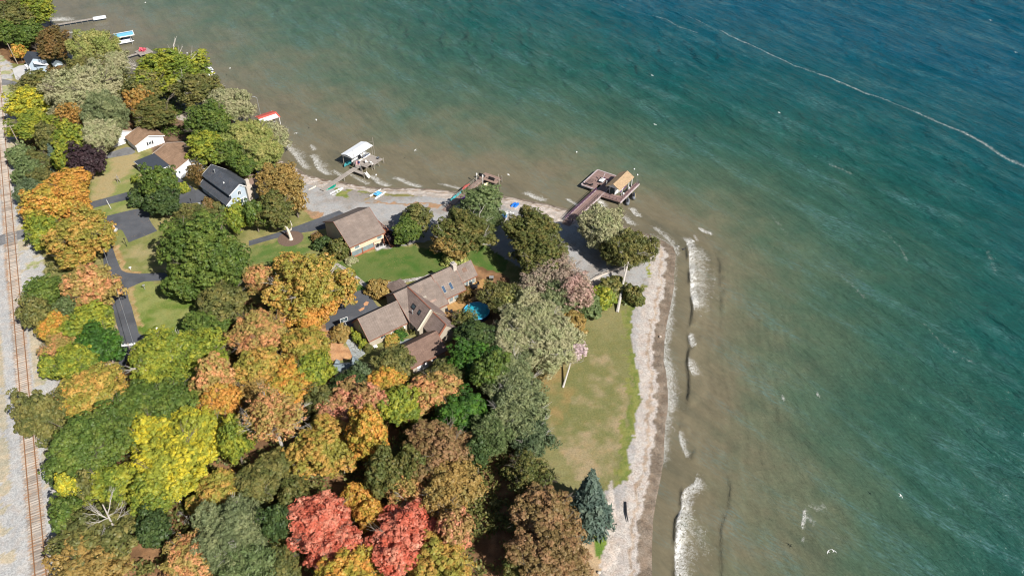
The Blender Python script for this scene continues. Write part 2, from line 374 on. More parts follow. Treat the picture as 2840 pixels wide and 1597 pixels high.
paint(zp([(310, 685), (330, 680), (345, 745), (390, 757), (385, 766), (352, 760), (336, 750)]) , ramp(n_fin, .3, .7, (.30, .20, .09), (.40, .29, .15)))
paint(zp([(350, 800), (366, 792), (392, 905), (374, 900)]), ramp(n_fin, .3, .7, (.30, .21, .09), (.36, .28, .14)))
# leaf covered ground
lit = ramp(n_fin * .5 + n_mid * .5, .35, .65, (.15, .085, .045), (.29, .165, .085))
paint(zp([(170, 1700), (150, 1100), (300, 1020), (560, 940), (620, 800), (900, 900), (930, 1050), (1000, 1080), (1180, 1050), (1300, 880), (1420, 850), (1450, 960), (1420, 1150), (1440, 1300), (1540, 1520), (1620, 1700)]), lit, LITTER, .45)
paint(zp([(858, 925), (900, 908), (950, 940), (964, 958), (995, 980), (965, 995), (925, 1010), (890, 1008), (858, 970)]), ramp(n_fin, .3, .7, (.38, .21, .11), (.50, .29, .15)), LITTER, .45)
paint(zp([(1005, 842), (1015, 836), (1022, 842), (1012, 852)]) | zp([(994, 858), (1010, 850), (1010, 858), (998, 866)]), (.4,.2,.1))
paint(zp([(1590, 1470), (1640, 1420), (1690, 1600), (1560, 1640), (1540, 1560)]), ramp(n_fin, .3, .7, (.36, .26, .16), (.45, .33, .20)), LITTER, .4)
paint(zp([(1300, 728), (1420, 770), (1440, 870), (1200, 900), (1190, 850), (1270, 790)]), lit, LITTER, .4)
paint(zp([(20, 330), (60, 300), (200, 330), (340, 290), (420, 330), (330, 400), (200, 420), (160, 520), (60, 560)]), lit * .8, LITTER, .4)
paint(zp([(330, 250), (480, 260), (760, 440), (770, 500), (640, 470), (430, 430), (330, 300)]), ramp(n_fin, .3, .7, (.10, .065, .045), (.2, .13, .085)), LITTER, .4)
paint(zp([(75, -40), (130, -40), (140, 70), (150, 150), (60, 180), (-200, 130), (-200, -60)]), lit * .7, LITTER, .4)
paint(zp([(330, 985), (352, 940), (345, 975), (300, 1035), (265, 1030), (300, 1000)]) | zp([(296, 925), (320, 900), (328, 930), (310, 960)]), ramp(n_fin, .3, .7, (.36, .28, .22), (.45, .37, .30)), LITTER, .5)
paint(zp([(330, 235), (360, 245), (362, 290), (340, 300), (322, 275)]), ramp(n_fin, .3, .7, (.36, .26, .20), (.48, .36, .28)))
# gravel yard behind the north beach
yard = [(800, 500), (838, 500), (900, 512), (1000, 528), (1100, 545), (1250, 540), (1383, 556), (1458, 570), (1528, 585), (1600, 608), (1700, 645), (1800, 680), (1830, 760), (1770, 800), (1700, 783), (1600, 800), (1500, 775), (1400, 716), (1355, 680), (1240, 650), (1170, 672), (1093, 682), (1042, 697), (1030, 640), (940, 590), (880, 606), (835, 577), (800, 540)]
paint(zp(yard), ramp(n_mid * .6 + n_big * .4, .34, .62, (.265, .245, .225), (.335, .335, .335)), GRAVEL, .6)
paint(zp([(835, 577), (900, 590), (885, 612), (860, 600)]) | zp([(1000, 548), (1060, 560), (1250, 566), (1320, 580), (1300, 592), (1150, 570), (990, 560)]) & (n_mid > .47), ramp(n_fin, .3, .7, (.27, .19, .12), (.36, .22, .13)), GRAVEL, .6)
paint(zp([(925, 515), (1035, 528), (1040, 548), (990, 556), (930, 545)]) & (n_mid > .42), ramp(n_fin, .3, .7, (.14, .18, .04), (.24, .24, .08)), GRAVEL, .4)
paint(zp([(1000, 556), (1065, 530), (1060, 545), (1000, 562)]) & (n_fin > .5), (.28, .22, .12))
# beach bands
sd_ = gs + (nz1 - .5) * 1.6 + (n_fin - .5) * .8
north = gy > 140
east = (gx > 18) & (gy < 165)
wnorth = np.where(east, 0, 4.8)
b_in = np.where(east, 9.5, 4.2 + 3.4 * smooth(-12, 4, gx)) + (n_big - .5) * np.where(east, 1, 4)
BE = WA([(1790, 640), (1880, 660), (1890, 1000), (1880, 1300), (1830, 1700), (1640, 1700), (1668, 1590), (1672, 1545), (1657, 1530), (1678, 1470), (1690, 1395), (1672, 1360), (1710, 1350), (1736, 1330), (1745, 1300), (1748, 1231), (1762, 1190), (1768, 1135), (1774, 1079), (1770, 1024), (1766, 990), (1753, 945), (1750, 904), (1758, 850), (1780, 821), (1800, 770), (1788, 715)])
paint(inside(wx, wy, BE), ramp(n_mid, .3, .7, (.31, .295, .285), (.365, .345, .33)), BEACH, .8)
nb = (gs < 9) & (~east) & (sd_ < b_in) & (gx < 34)
paint(nb, ramp(n_fin, .3, .7, (.38, .335, .295), (.52, .465, .42)), BEACH, 1.0)
eb = inside(wx, wy, BE) & (sd_ < 5.5)
paint(eb, ramp(n_fin, .2, .8, (.355, .32, .295), (.415, .38, .35)), BEACH, 1.0)
paint((gs < 12) & (inside(wx, wy, BE) | nb) & (np.abs(sd_ - np.where(east, 3.1, 1.6)) < .3), ramp(n_fin, .3, .7, (.27, .21, .16), (.38, .31, .25)), BEACH, .9)
wet = (inside(wx, wy, BE) | nb | (gs < 2)) & (sd_ < np.where(east & (gy < 160), 1.9, .7))
paint(wet, ramp(n_fin, .3, .7, (.14, .112, .086), (.215, .175, .138)), BEACH, 1.0)
paint(inside(wx, wy, BE) & (gs > 7) & (gs < 12) & (gy > 108), ramp(n_mid, .3, .7, (.27, .265, .265), (.35, .34, .33)), BEACH, .7)
# weedy green rim along the field and a strip on the beach
dgr, _ = dist_poly(gx, gy, WA([(1755, 850), (1756, 945), (1768, 1024), (1770, 1079), (1762, 1135), (1755, 1190), (1742, 1231), (1735, 1300), (1725, 1340)]))
paint((dgr < 1.5 + (n_fin - .5) * 4 + (n_mid - .5) * 3) & (zone == LAWN), ramp(n_fin, .3, .7, (.115, .15, .035), (.19, .20, .06)), LAWN, .3)
paint(zp([(1790, 725), (1800, 720), (1805, 770), (1796, 775)]) & (n_fin > .35), ramp(n_fin, .3, .7, (.16, .20, .03), (.30, .28, .07)), BEACH, .5)
paint(zp([(1635, 1462), (1672, 1460), (1668, 1540), (1650, 1530)]), ramp(n_fin, .3, .7, (.10, .18, .03), (.16, .22, .04)), LAWN, .3)
# railway
bal = zp([(-400, 150), (0, 150), (28, 172), (36, 200), (36, 260), (45, 320), (60, 450), (80, 560), (100, 640), (125, 760), (120, 850), (130, 950), (165, 1010), (170, 1060), (130, 1150), (140, 1250), (160, 1350), (160, 1450), (190, 1700), (-400, 1700)])
paint(bal, ramp(n_fin, .3, .7, (.365, .365, .365), (.42, .415, .405)), BALLAST, .8)
rr = WA([(-26, 300), (46, 960), (98, 1597), (125, 1900)]); dr, sr = dist_poly(gx, gy, rr)
paint(bal & (n_mid * .5 + n_big * .5 > .50) & (dr > 2.6), ramp(n_fin, .3, .7, (.36, .33, .25), (.44, .38, .28)), BALLAST, .7)
paint(bal & (n_mid > .60) & (dr > 4) & (n_fin > .4) & (sr > 0), ramp(n_fin, .3, .7, (.20, .24, .09), (.33, .34, .18)), BALLAST, .5)
DRail = WA([(-26, 300), (11.2 + 9, 560), (32, 740), (46 + 11, 960), (73.9 + 13, 1300), (91 + 15, 1507), (98 + 15, 1597)])
dr2, _ = dist_poly(gx, gy, DRail)
paint(bal & (dr2 < 1.35), ramp(n_fin, .3, .7, (.25, .22, .195), (.33, .30, .27)), BALLAST, .7)
paint(bal & (np.abs(dr2 - .85) < .45) & (n_mid + n_fin * .4 > .62), ramp(n_fin, .3, .7, (.34, .21, .13), (.42, .32, .24)), BALLAST, .7)
gz += np.where(bal, .25 * smooth(5.5, 2.2, dr2), 0)
gtmat = NT('ground_cover'); t = gtmat; oc = t.coord(); ac = t.attr('albedo'); ar = t.attr('rough', 'Fac')
f1 = t.noise(oc, 2.6, 3, .7); f2 = t.noise(oc, 9, 2, .6)
vor = t.n('TexVoronoi'); t.set(vor, 'Vector', oc); t.set(vor, 'Scale', 5.5)
pv = t.n('SeparateColor'); t.set(pv, 0, vor.outputs['Color'])
grain = t.math('ADD', t.math('MULTIPLY', f1, .6), t.math('MULTIPLY', f2, .4))
k1 = t.rng(grain, .32, .68, .62, 1.38); k2 = t.rng(pv.outputs[0], 0, 1, .72, 1.28)
k = t.mix(ar, k1, k2); cc = t.mix(1.0, ac, k, 'MULTIPLY')
hue = t.noise(oc, .7, 4, .6); cc = t.mix(t.rng(hue, .45, .75, 0, .30), cc, t.mix(1.0, ac, (1.35, 1.0, .75), 'MULTIPLY'))
lf_ = t.noise(oc, 4.2, 2, .5); lm_ = t.noise(oc, .16, 3, .6); cc = t.mix(t.math('MULTIPLY', t.math('MULTIPLY', t.smooth(lf_, .62, .68), t.smooth(lm_, .42, .62)), t.math('MULTIPLY', t.math('SUBTRACT', .75, ar, True), 1.2)), cc, (.40, .27, .13))
t.bump(f2, .25, .08)
GM = t.out(cc, .95, Specular_IOR_Level=.15)
GV = np.stack([gx, gy, gz], 1)
fz = np.stack([(zone[gf] == k).sum(1) for k in range(5)], 1).argmax(1)
for k, nm in enumerate(['lawn', 'forest_floor', 'beach', 'gravel_yard', 'railway_ballast']):
    ff = gf[fz == k]; u = np.unique(ff); rm = np.full(len(GV), -1); rm[u] = np.arange(len(u))
    me = np_mesh(nm, GV[u], rm[ff], GM, {'albedo': ('FLOAT_COLOR', col[u]), 'rough': ('FLOAT', rough[u])})
    o = bpy.data.objects.new(nm, me); COL.objects.link(o); tag(o, kind='structure')
del GV, col

# ================================================================== WATER
xs = axis(-150, 210, .6, -190, 2500); xs = np.array(sorted(set(np.round(np.concatenate([xs[(xs < 14)], np.arange(14, 62, .26), xs[xs > 62]]), 3))))
ys_ = axis(62, 335, .42, -400, 3000)
wxx, wyy, wf = grid(xs, ys_)
ws = sdf_shore(wxx, wyy); fk = (ws < 3.0)[wf].any(1); wf = wf[fk]
u = np.unique(wf); rm = np.full(len(wxx), -1); rm[u] = np.arange(len(u)); wf = rm[wf]; wxx, wyy, ws = wxx[u], wyy[u], -ws[u]
un = np.array([math.cos(rad(214)), math.sin(rad(214))])       # offshore swell direction
plane = -(wxx * un[0] + wyy * un[1]); along = -wxx * un[1] + wyy * un[0]
bl = smooth(4, 34, ws)
phase = ws * (1 - bl) + (plane - 20) * bl
n1 = fbm(wxx * .03, wyy * .03, 71, 3)
ph = phase + (n1 - .5) * 16 + (fbm(wxx * .11, wyy * .11, 77, 3) - .5) * 7
gr = fbm(ph * .05, along * .02, 83, 3)
sw = (np.sin(ph * 2 * math.pi / 8.5) * .20 * smooth(.35, .65, gr) + np.sin((ph + along * .25) * 2 * math.pi / 5.2 + 1) * .07 + np.sin((plane * .8 + along * .5) * 2 * math.pi / 3.1) * .02) * smooth(0, 6, ws) * (.5 + n1) * (.10 + 1.0 * smooth(30, 85, ws))
foam = np.zeros(len(wxx)); crest = np.zeros(len(wxx))
def near(P, r):
    a, b = P.min(0) - r, P.max(0) + r; return np.nonzero((wxx > a[0]) & (wxx < b[0]) & (wyy > a[1]) & (wyy < b[1]))[0]
def add_foam(px, st, wi, wo=None):
    """foam along a line: width wi on its shoreward side, wo on its lake side"""
    P = WA(px, WZ); wo = wo or wi; idx = near(P, max(wi, wo) * 3); d, sgn = dist_poly(wxx[idx], wyy[idx], P)
    dm, _ = dist_poly(np.array([P[:, 0].mean()]), np.array([P[:, 1].mean()]), SH)
    # lake side = farther from the shore than the line's own distance
    lake = ws[idx] > np.interp(d * 0, [0], [0]) + lineshore(P, wxx[idx], wyy[idx])
    w = np.where(lake, wo, wi); foam[idx] = np.maximum(foam[idx], st * np.exp(-(d / w) ** 2))
def lineshore(P, x, y):
    sP = -sdf_shore(P[:, 0], P[:, 1]); best = np.full(x.shape, 1e9); r = np.zeros(x.shape)
    for i in range(len(P)):
        d = (x - P[i][0]) ** 2 + (y - P[i][1]) ** 2; m = d < best; best[m] = d[m]; r[m] = sP[i]
    return r
def dens(px, n=8):
    o = []
    for i in range(len(px) - 1):
        for k in range(n): f = k / n; o.append((px[i][0] * (1 - f) + px[i + 1][0] * f, px[i][1] * (1 - f) + px[i + 1][1] * f))
    return o + [px[-1]]
for px, st, wi, wo in [
    ([(1905, 672), (1911, 700), (1914, 760), (1916, 810), (1922, 846)], 1.25, .25, 1.6),
    ([(1932, 700), (1940, 760), (1938, 815), (1932, 845)], .66, 1.3, 2.4), ([(1965, 750), (1972, 790), (1955, 825)], .38, 1.5, 2.2), ([(1938, 690), (1960, 720)], .6, 1, 1.2),
    ([(1811, 657), (1842, 673), (1866, 692), (1876, 702)], .75, .5, 1.1), ([(1818, 636), (1850, 662), (1872, 688)], .8, .5, 1.2),
    ([(1871, 705), (1869, 760), (1866, 800)], .55, .3, .8), ([(1866, 800), (1861, 840), (1853, 880)], .85, .3, .9), ([(1853, 880), (1844, 920), (1840, 960), (1838, 1000)], .85, .4, 1.5), ([(1838, 1000), (1845, 1030), (1850, 1080), (1850, 1130)], .95, .4, 1.9), ([(1850, 1130), (1843, 1175), (1840, 1215)], .75, .4, 1.6), ([(1839, 1210), (1837, 1250), (1833, 1275)], .8, .4, 1.4),
    ([(1912, 932), (1915, 955)], 1.2, .5, .9), ([(1908, 1012), (1915, 1030)], 1.0, .4, 1.6), ([(1883, 1205), (1889, 1235), (1898, 1256)], 1.1, .2, .9),
    ([(1926, 1341), (1902, 1356), (1891, 1380), (1892, 1408)], 1.2, .3, 1.5), ([(1886, 1418), (1878, 1445), (1874, 1500), (1873, 1560), (1874, 1600)], 1.3, .25, 1.7), ([(1898, 1440), (1910, 1480), (1908, 1530), (1898, 1570)], .55, 1.2, 2.0), ([(1935, 1470), (1945, 1520)], .5, 1.4, 1.6),
    ([(787, 396), (800, 412), (822, 438), (843, 466)], 1.05, .5, 1.5), ([(800, 404), (818, 418), (840, 436)], .6, 1.2, 1.8), ([(862, 406), (869, 416)], 1.1, .4, .8),
    ([(868, 437), (874, 455), (885, 472), (904, 484)], 1.1, .4, 1.5), ([(880, 446), (900, 462)], .6, 1.2, 1.5), ([(926, 476), (942, 488)], 1., .4, .8), ([(975, 488), (1000, 502), (1017, 511)], .85, .5, 1), ([(1031, 494), (1048, 509), (1070, 517)], 1.1, .35, 1.3), ([(1102, 497), (1130, 511), (1158, 519)], 1.1, .35, 1.1), ([(1231, 514), (1250, 518), (1271, 524)], .9, .35, .8), ([(1215, 509), (1235, 516)], .5, .4, .6), ([(1464, 541), (1480, 550), (1500, 557)], 1.1, .35, 1.4), ([(1575, 555), (1599, 570)], 1.1, .3, .7),
    ([(1652, 548), (1664, 562), (1672, 577)], 1.25, .8, 1.2), ([(1753, 583), (1758, 593), (1766, 599)], 1.2, .4, 1.1), ([(1735, 608), (1742, 618), (1750, 622)], .9, .5, 1.3), ([(1941, 637), (1950, 643), (1966, 648)], 1.25, .35, .8), ([(1925, 655), (1932, 668)], .7, .5, .7),
    ([(158, 0), (152, 12)], 1.1, .8, 1), ([(118, 12), (122, 22)], 1.0, .7, .9), ([(160, 42), (165, 58), (176, 64)], 1.2, .9, 1.4), ([(198, 90), (205, 94)], 1.1, .6, .8), ([(326, 206), (334, 218)], 1., .4, .6), ([(134, 40), (138, 52)], .6, .8, 1.),
    ([(2229, 1415), (2227, 1440), (2222, 1458)], 1.1, .2, .5), ([(2245, 1402), (2262, 1412), (2278, 1402)], .6, .5, .8), ([(2232, 1430), (2252, 1450)], .55, .3, .8), ([(2168, 1097), (2170, 1108)], .9, .2, .4), ([(2264, 1090), (2268, 1098)], .8, .2, .5), ([(2225, 1490), (2224, 1500)], .7, .2, .4),
    ([(1901, 44), (1935, 57), (1970, 77), (2000, 88)], .72, .35, .45), ([(2000, 88), (2034, 105), (2080, 125), (2115, 141), (2163, 163), (2205, 184)], .98, .4, .5), ([(2205, 184), (2228, 190), (2270, 206)], .75, .35, .6), ([(2270, 206), (2305, 218), (2350, 238), (2406, 262)], 1.0, .45, .6), ([(2406, 262), (2440, 272), (2486, 291), (2545, 314)], .72, .5, .8), ([(2545, 314), (2600, 340), (2668, 367)], .85, .5, .8), ([(2668, 367), (2730, 400), (2769, 428), (2800, 444), (2850, 465)], .78, .6, 1.0),
    ([(1820, 48), (1850, 56), (1881, 77), (1933, 91)], .68, .4, .6), ([(1660, 2), (1700, 6), (1750, 30), (1820, 48)], .45, .5, .7), ([(2300, 455), (2335, 470), (2360, 482)], .6, .4, .6), ([(2450, 640), (2500, 690), (2520, 740)], .42, .5, .6), ([(2560, 900), (2620, 960), (2700, 1010)], .42, .5, .6), ([(2330, 760), (2400, 830)], .36, .6, .9), ([(2130, 590), (2180, 650)], .36, .6, .9), ([(2740, 700), (2760, 760)], .4, .6, .9)]:
    wi, wo = wi * .8, wo * 1.25; add_foam(dens(px, 5), st * (.78 if px[0][1] < 360 and px[0][0] > 1600 else .92), wi, wo)
for px, A in [([(1898, 660), (1906, 700), (1912, 760), (1914, 810), (1922, 857), (1920, 880), (1916, 901), (1908, 923), (1913, 956), (1907, 1010), (1913, 1055), (1912, 1093), (1894, 1157), (1883, 1201), (1900, 1259), (1905, 1300)], .5),
              ([(1915, 1330), (1892, 1360), (1890, 1405), (1896, 1412), (1876, 1444), (1872, 1520), (1872, 1585), (1868, 1700)], .55), ([(1968, 660), (1982, 686), (1999, 733), (1998, 779), (2002, 830), (2000, 880)], .38),
              ([(2018, 1300), (2028, 1355), (2023, 1404), (2003, 1464), (2003, 1585), (2006, 1700)], .42), ([(2148, 1080), (2160, 1120), (2165, 1180), (2150, 1230)], .18), ([(1950, 1130), (1962, 1160), (1955, 1200)], .22), ([(2205, 1410), (2222, 1450), (2215, 1500)], .25)]:
    A = A * (.62 if px[0][0] < 1950 else .34); P = WA(dens(px, 6), WZ); idx = near(P, 8); d, _ = dist_poly(wxx[idx], wyy[idx], P); t_ = np.where(ws[idx] > lineshore(P, wxx[idx], wyy[idx]), d, -d)
    d_end = np.minimum(np.hypot(wxx[idx] - P[0][0], wyy[idx] - P[0][1]), np.hypot(wxx[idx] - P[-1][0], wyy[idx] - P[-1][1]))
    lac = 1.5 * smooth(.30, .62, fbm(wxx[idx] * .22, wyy[idx] * .22, 91, 3))
    crest[idx] = np.maximum(crest[idx], A * lac * np.where(t_ > 0, np.exp(-(t_ / 2.2) ** 2), np.exp(-(t_ / .28) ** 2)) * smooth(0, 4, d_end))
wz = WZ + sw + crest
wm = NT('lake_water'); t = wm
dd = t.attr('depth', 'Fac'); fo = t.attr('foam', 'Fac'); wv = t.attr('wv', 'Vector'); oc = t.coord()
warp = t.noise(oc, .045, 5, .6); warp2 = t.noise(oc, .16, 5, .65)
dw = t.math('ADD', dd, t.math('ADD', t.math('MULTIPLY', t.math('SUBTRACT', warp, .5), 44), t.math('MULTIPLY', t.math('SUBTRACT', warp2, .5), 16)))
cr = t.n('ValToRGB'); t.set(cr, 0, t.rng(dw, -5, 195)); e = cr.color_ramp.elements
stops = [(0, (.135, .117, .076)), (5, (.160, .137, .088)), (12, (.152, .134, .085)), (22, (.118, .126, .078)), (36, (.070, .110, .068)), (56, (.034, .092, .062)), (88, (.011, .080, .068)), (140, (.002, .070, .088)), (195, (.002, .072, .118))]
e[0].position = 0; e[0].color = (*stops[0][1], 1); e[1].position = 1; e[1].color = (*stops[-1][1], 1)
for s_, c_ in stops[1:-1]: q = e.new((s_ + 5) / 200); q.color = (*c_, 1)
base = cr.outputs[0]
rot = t.mapv(oc, (1, 1, 1), (0, 0, rad(38)))
streak = t.noise(oc, .11, 5, .7, dist=1.2); mott = t.noise(t.mapv(rot, (.35, 1.3, 1)), 1.0, 4, .65)
base = t.mix(1.0, base, t.rng(t.math('ADD', t.math('MULTIPLY', streak, .62), t.math('MULTIPLY', mott, .38)), .32, .68, .86, 1.16), 'MULTIPLY')
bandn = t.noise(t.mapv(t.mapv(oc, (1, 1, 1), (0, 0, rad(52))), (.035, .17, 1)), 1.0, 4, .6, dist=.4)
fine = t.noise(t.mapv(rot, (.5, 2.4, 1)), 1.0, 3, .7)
sky_band = t.math('MULTIPLY', t.smooth(bandn, .46, .72), t.smooth(fine, .35, .75))
base = t.mix(t.math('MULTIPLY', sky_band, t.rng(dd, 5, 60, .30, .64)), base, (.105, .225, .235))  # pale bands put sky reflected by the swell into the water colour
base = t.mix(t.math('MULTIPLY', t.smooth(bandn, .5, .28), .22), base, (.01, .035, .03))  # darker troughs between those bands, likewise put into the colour
# foam-coloured flecks in lines, painted in for sky glints on the wavelets
fl = t.noise(t.mapv(rot, (.45, 2.2, 1)), 1.0, 4, .7); fl2 = t.noise(t.mapv(t.mapv(oc, (1, 1, 1), (0, 0, rad(56))), (.03, .14, 1)), 1.0, 3)
fleck = t.math('MULTIPLY', t.smooth(fl, .66, .80), t.smooth(fl2, .48, .66))
lace = t.noise(oc, .9, 5, .7, dist=1.2); lace2 = t.noise(oc, 2.6, 4, .75, dist=.6)
ridge = t.math('ABSOLUTE', t.math('SUBTRACT', lace2, .5)); lacy = t.math('SUBTRACT', 1.0, t.math('MULTIPLY', ridge, 7.0), True)
lace3 = t.noise(t.mapv(wv, (.4, 1.0, 1)), 1.0, 4, .65, dist=.8)
nz_ = t.math('ADD', t.math('MULTIPLY', t.math('SUBTRACT', lace2, .5), 2.4), t.math('MULTIPLY', t.math('SUBTRACT', lace3, .5), 3.2))
solid = t.math('MULTIPLY', t.smooth(t.math('ADD', fo, nz_), .90, 1.45), .92)
thin = t.math('MULTIPLY', t.math('MULTIPLY', t.smooth(t.math('ADD', fo, t.math('MULTIPLY', t.math('SUBTRACT', lace, .5), 1.5)), .22, .95), .7), t.smooth(lacy, .3, .95))
ft = t.math('ADD', t.math('MAXIMUM', solid, thin), t.math('MULTIPLY', fleck, .40), True)
cc = t.mix(ft, base, (.70, .69, .66))
rip = t.noise(t.mapv(rot, (.55, 2.1, 1)), 1.0, 4, .7); rip2 = t.noise(t.mapv(t.mapv(oc, (1, 1, 1), (0, 0, rad(56))), (.09, .33, 1)), 1.0, 4, .6)
calm = t.rng(dd, 5, 75, .25, 1.25)
h = t.math('ADD', t.math('MULTIPLY', rip, .42), t.math('MULTIPLY', rip2, 1.5)); h = t.math('ADD', t.math('MULTIPLY', h, calm), t.math('MULTIPLY', ft, .05))
t.bump(h, 1.0, 1.0)
t.set(t.b, 'Roughness', t.mix(ft, (.13, .13, .13), (.8, .8, .8))); t.set(t.b, 'IOR', 1.33)
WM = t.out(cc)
fade = smooth(900, 200, np.hypot(wxx, wyy - 180))
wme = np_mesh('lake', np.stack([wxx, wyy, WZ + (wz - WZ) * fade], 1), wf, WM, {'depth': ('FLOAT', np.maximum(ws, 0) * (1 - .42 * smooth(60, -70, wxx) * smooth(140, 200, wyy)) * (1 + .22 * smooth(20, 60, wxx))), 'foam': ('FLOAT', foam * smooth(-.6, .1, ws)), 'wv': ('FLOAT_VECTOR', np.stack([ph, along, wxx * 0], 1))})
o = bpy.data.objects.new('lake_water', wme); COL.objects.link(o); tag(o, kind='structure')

# ================================================================== ROADS AND PATHS
def sheet(name, px, z, mat, kind='structure', th=.02, world=None):
    P = [W(a, b, z) for a, b in px] if world is None else world
    # rounded, slightly uneven outline
    m = MB(); m.prism([(p[0], p[1]) for p in P], z - th, z)
    o = m.build(name, mat); tag(o, kind=kind); return o
# one continuous lane with the turning pad
lane = [(303, 1036), (324, 1014), (340, 981), (338, 951), (332, 925), (324, 900), (314, 857), (303, 800), (288, 742), (285, 700), (296, 660), (290, 620), (281, 603), (300, 598), (340, 588), (380, 579), (404, 580), (415, 594), (414, 608), (422, 622), (436, 640), (400, 655), (357, 672), (348, 655), (340, 640), (334, 636), (320, 639), (308, 646), (302, 655), (306, 672), (312, 686), (322, 715), (332, 740), (338, 750), (352, 756), (387, 759), (446, 756), (500, 760), (500, 776), (399, 780), (366, 794), (354, 800), (352, 808), (357, 830), (365, 850), (372, 878), (378, 897), (382, 915), (385, 925), (399, 932), (397, 939), (375, 949), (362, 975), (352, 1000), (343, 1033)]
sheet('lane', lane, .035, M['asph'])
sheet('driveway', [(250, 561), (389, 523), (440, 519), (505, 530), (500, 513), (455, 500), (440, 480), (446, 474), (469, 474), (488, 490), (504, 495), (520, 508), (542, 527), (564, 522), (600, 555), (578, 556), (550, 562), (494, 567), (420, 549), (373, 549), (250, 579)], .03, M['asph'])
sheet('driveway', [(941, 584), (960, 596), (900, 634), (860, 642), (820, 648), (760, 662), (690, 682), (690, 668), (760, 648), (820, 628), (870, 610)], .03, M['asph'])
sheet('driveway', [(930, 810), (964, 817), (1004, 803), (1018, 808), (1046, 848), (1080, 860), (1060, 890), (990, 890), (964, 928), (940, 930), (905, 916), (900, 880)], .03, M['asph'])
sheet('driveway', [(150, 425), (262, 445), (272, 434), (291, 427), (352, 408), (368, 410), (376, 422), (366, 428), (284, 442), (265, 452), (200, 440)], .03, M['asph2'])
sheet('driveway', [(145, 461), (176, 468), (157, 481)], .03, M['asph2'])
sheet('concrete_pad', [(34, 192), (52, 183), (68, 181), (90, 186), (113, 209), (70, 225), (44, 221)], .04, M['conc'])
sheet('road', [(-120, 232), (0, 218), (40, 226), (60, 236), (0, 236), (-120, 256)], .045, M['asph2'])
sheet('road', [(-160, 690), (0, 653), (25, 644), (54, 639), (115, 622), (118, 655), (56, 663), (30, 672), (0, 681), (-160, 722)], .30, M['asph2'], th=.5)
sheet('path', [(928, 732), (936, 729), (975, 752), (1018, 788), (1030, 789), (1105, 777), (1175, 766), (1200, 755), (1203, 760), (1178, 774), (1105, 786), (1050, 793), (1016, 797), (1008, 795), (965, 758)], .03, M['flag'])
sheet('path', [(950, 934), (966, 927), (985, 947), (1004, 968), (1014, 980), (990, 996), (978, 990), (968, 965)], .03, M['bluest'])
sheet('path', [(1110, 944), (1146, 936), (1132, 958), (1108, 960)], .03, M['bluest'])
sheet('path', [(547, 562), (562, 558), (600, 570), (590, 576), (568, 577)], .03, M['bluest'])
sheet('path', [(113, 417), (120, 415), (135, 441), (160, 478), (160, 505), (152, 505), (146, 470), (128, 443)], .03, M['conc'])
for q_ in ([(1008, 842), (1016, 835), (1023, 838), (1019, 846), (1010, 848)], [(994, 860), (1004, 853), (1011, 851), (1010, 857), (999, 863)], [(905, 915), (935, 920), (945, 932), (930, 934)]):
    sheet('leaf_litter', q_, .06, M['leafp'], kind='stuff')
for i, (a, b, r) in enumerate([(806, 662, 3.2), (534, 578, .95)]):
    p = W(a, b); ring = [(p.x + r * math.cos(k * .39), p.y + r * math.sin(k * .39)) for k in range(16)]
    m = MB(); m.prism(ring, .0, .05); o = m.build('mulch_bed', M['mulch']); tag(o, ['brown mulch ring round the dead white tree', 'small brown mulch ring round the lamp post'][i], 'mulch bed', 'mulch rings')
# retaining wall of pale blocks on the point
pw = [W(a, b, .0) for a, b in [(1600, 800), (1640, 782), (1670, 762), (1716, 745), (1760, 728), (1805, 714)]]
m = MB()
for i in range(len(pw) - 1): m.bar(pw[i] + Vector((0, 0, .25)), pw[i + 1] + Vector((0, 0, .25)), .55, .6)
tag(m.build('retaining_wall', M['stone']), 'low curving wall of pale blocks across the gravel point', 'wall')

# ================================================================== RAILWAY
t1 = thing('railway_track', 'single rusty railway track on bleached timber ties', 'railway track')
Lp = [W(a, b, .3) for a, b in [(-14, 240), (11.2, 560), (46, 960), (73.9, 1300), (91, 1507), (98, 1597)]]
d0 = (Lp[-1] - Lp[0]).normalized(); nrm = Vector((-d0.y, d0.x, 0));
if nrm.x < 0: nrm = -nrm
st = Lp[0] - d0 * 120; en = Lp[-1] + d0 * 60; gauge = 1.6
for k in (0, 1):
    m = MB(); m.bar(st + nrm * gauge * k + Vector((0, 0, .18)), en + nrm * gauge * k + Vector((0, 0, .18)), .15, .17); m.build('rail', M['rail'], t1)
L = (en - st).length; random.seed(4)
s = 0; ties = []
while s < L:
    c = st + d0 * (s + random.uniform(-.06, .06)) + nrm * gauge / 2; w = 1.30 + random.uniform(-.05, .05); j = random.uniform(-.03, .03)
    a = c - nrm * w + d0 * j; b = c + nrm * w - d0 * j; a.z = b.z = .20 + random.uniform(0, .09)
    ties.append((a, b)); s += .58
# the hundred ties nearest the camera are parts of their own, the others one part
vis = [k for k, (a, b) in enumerate(ties) if a.y > 70][-100:]
m = MB()
for k, (a, b) in enumerate(ties):
    if k in vis: MB().bar(a, b, .23, .18).build('tie', M['tie'], t1)
    else: m.bar(a, b, .23, .18)
m.build('ties', M['tie'], t1)['kind'] = 'stuff'
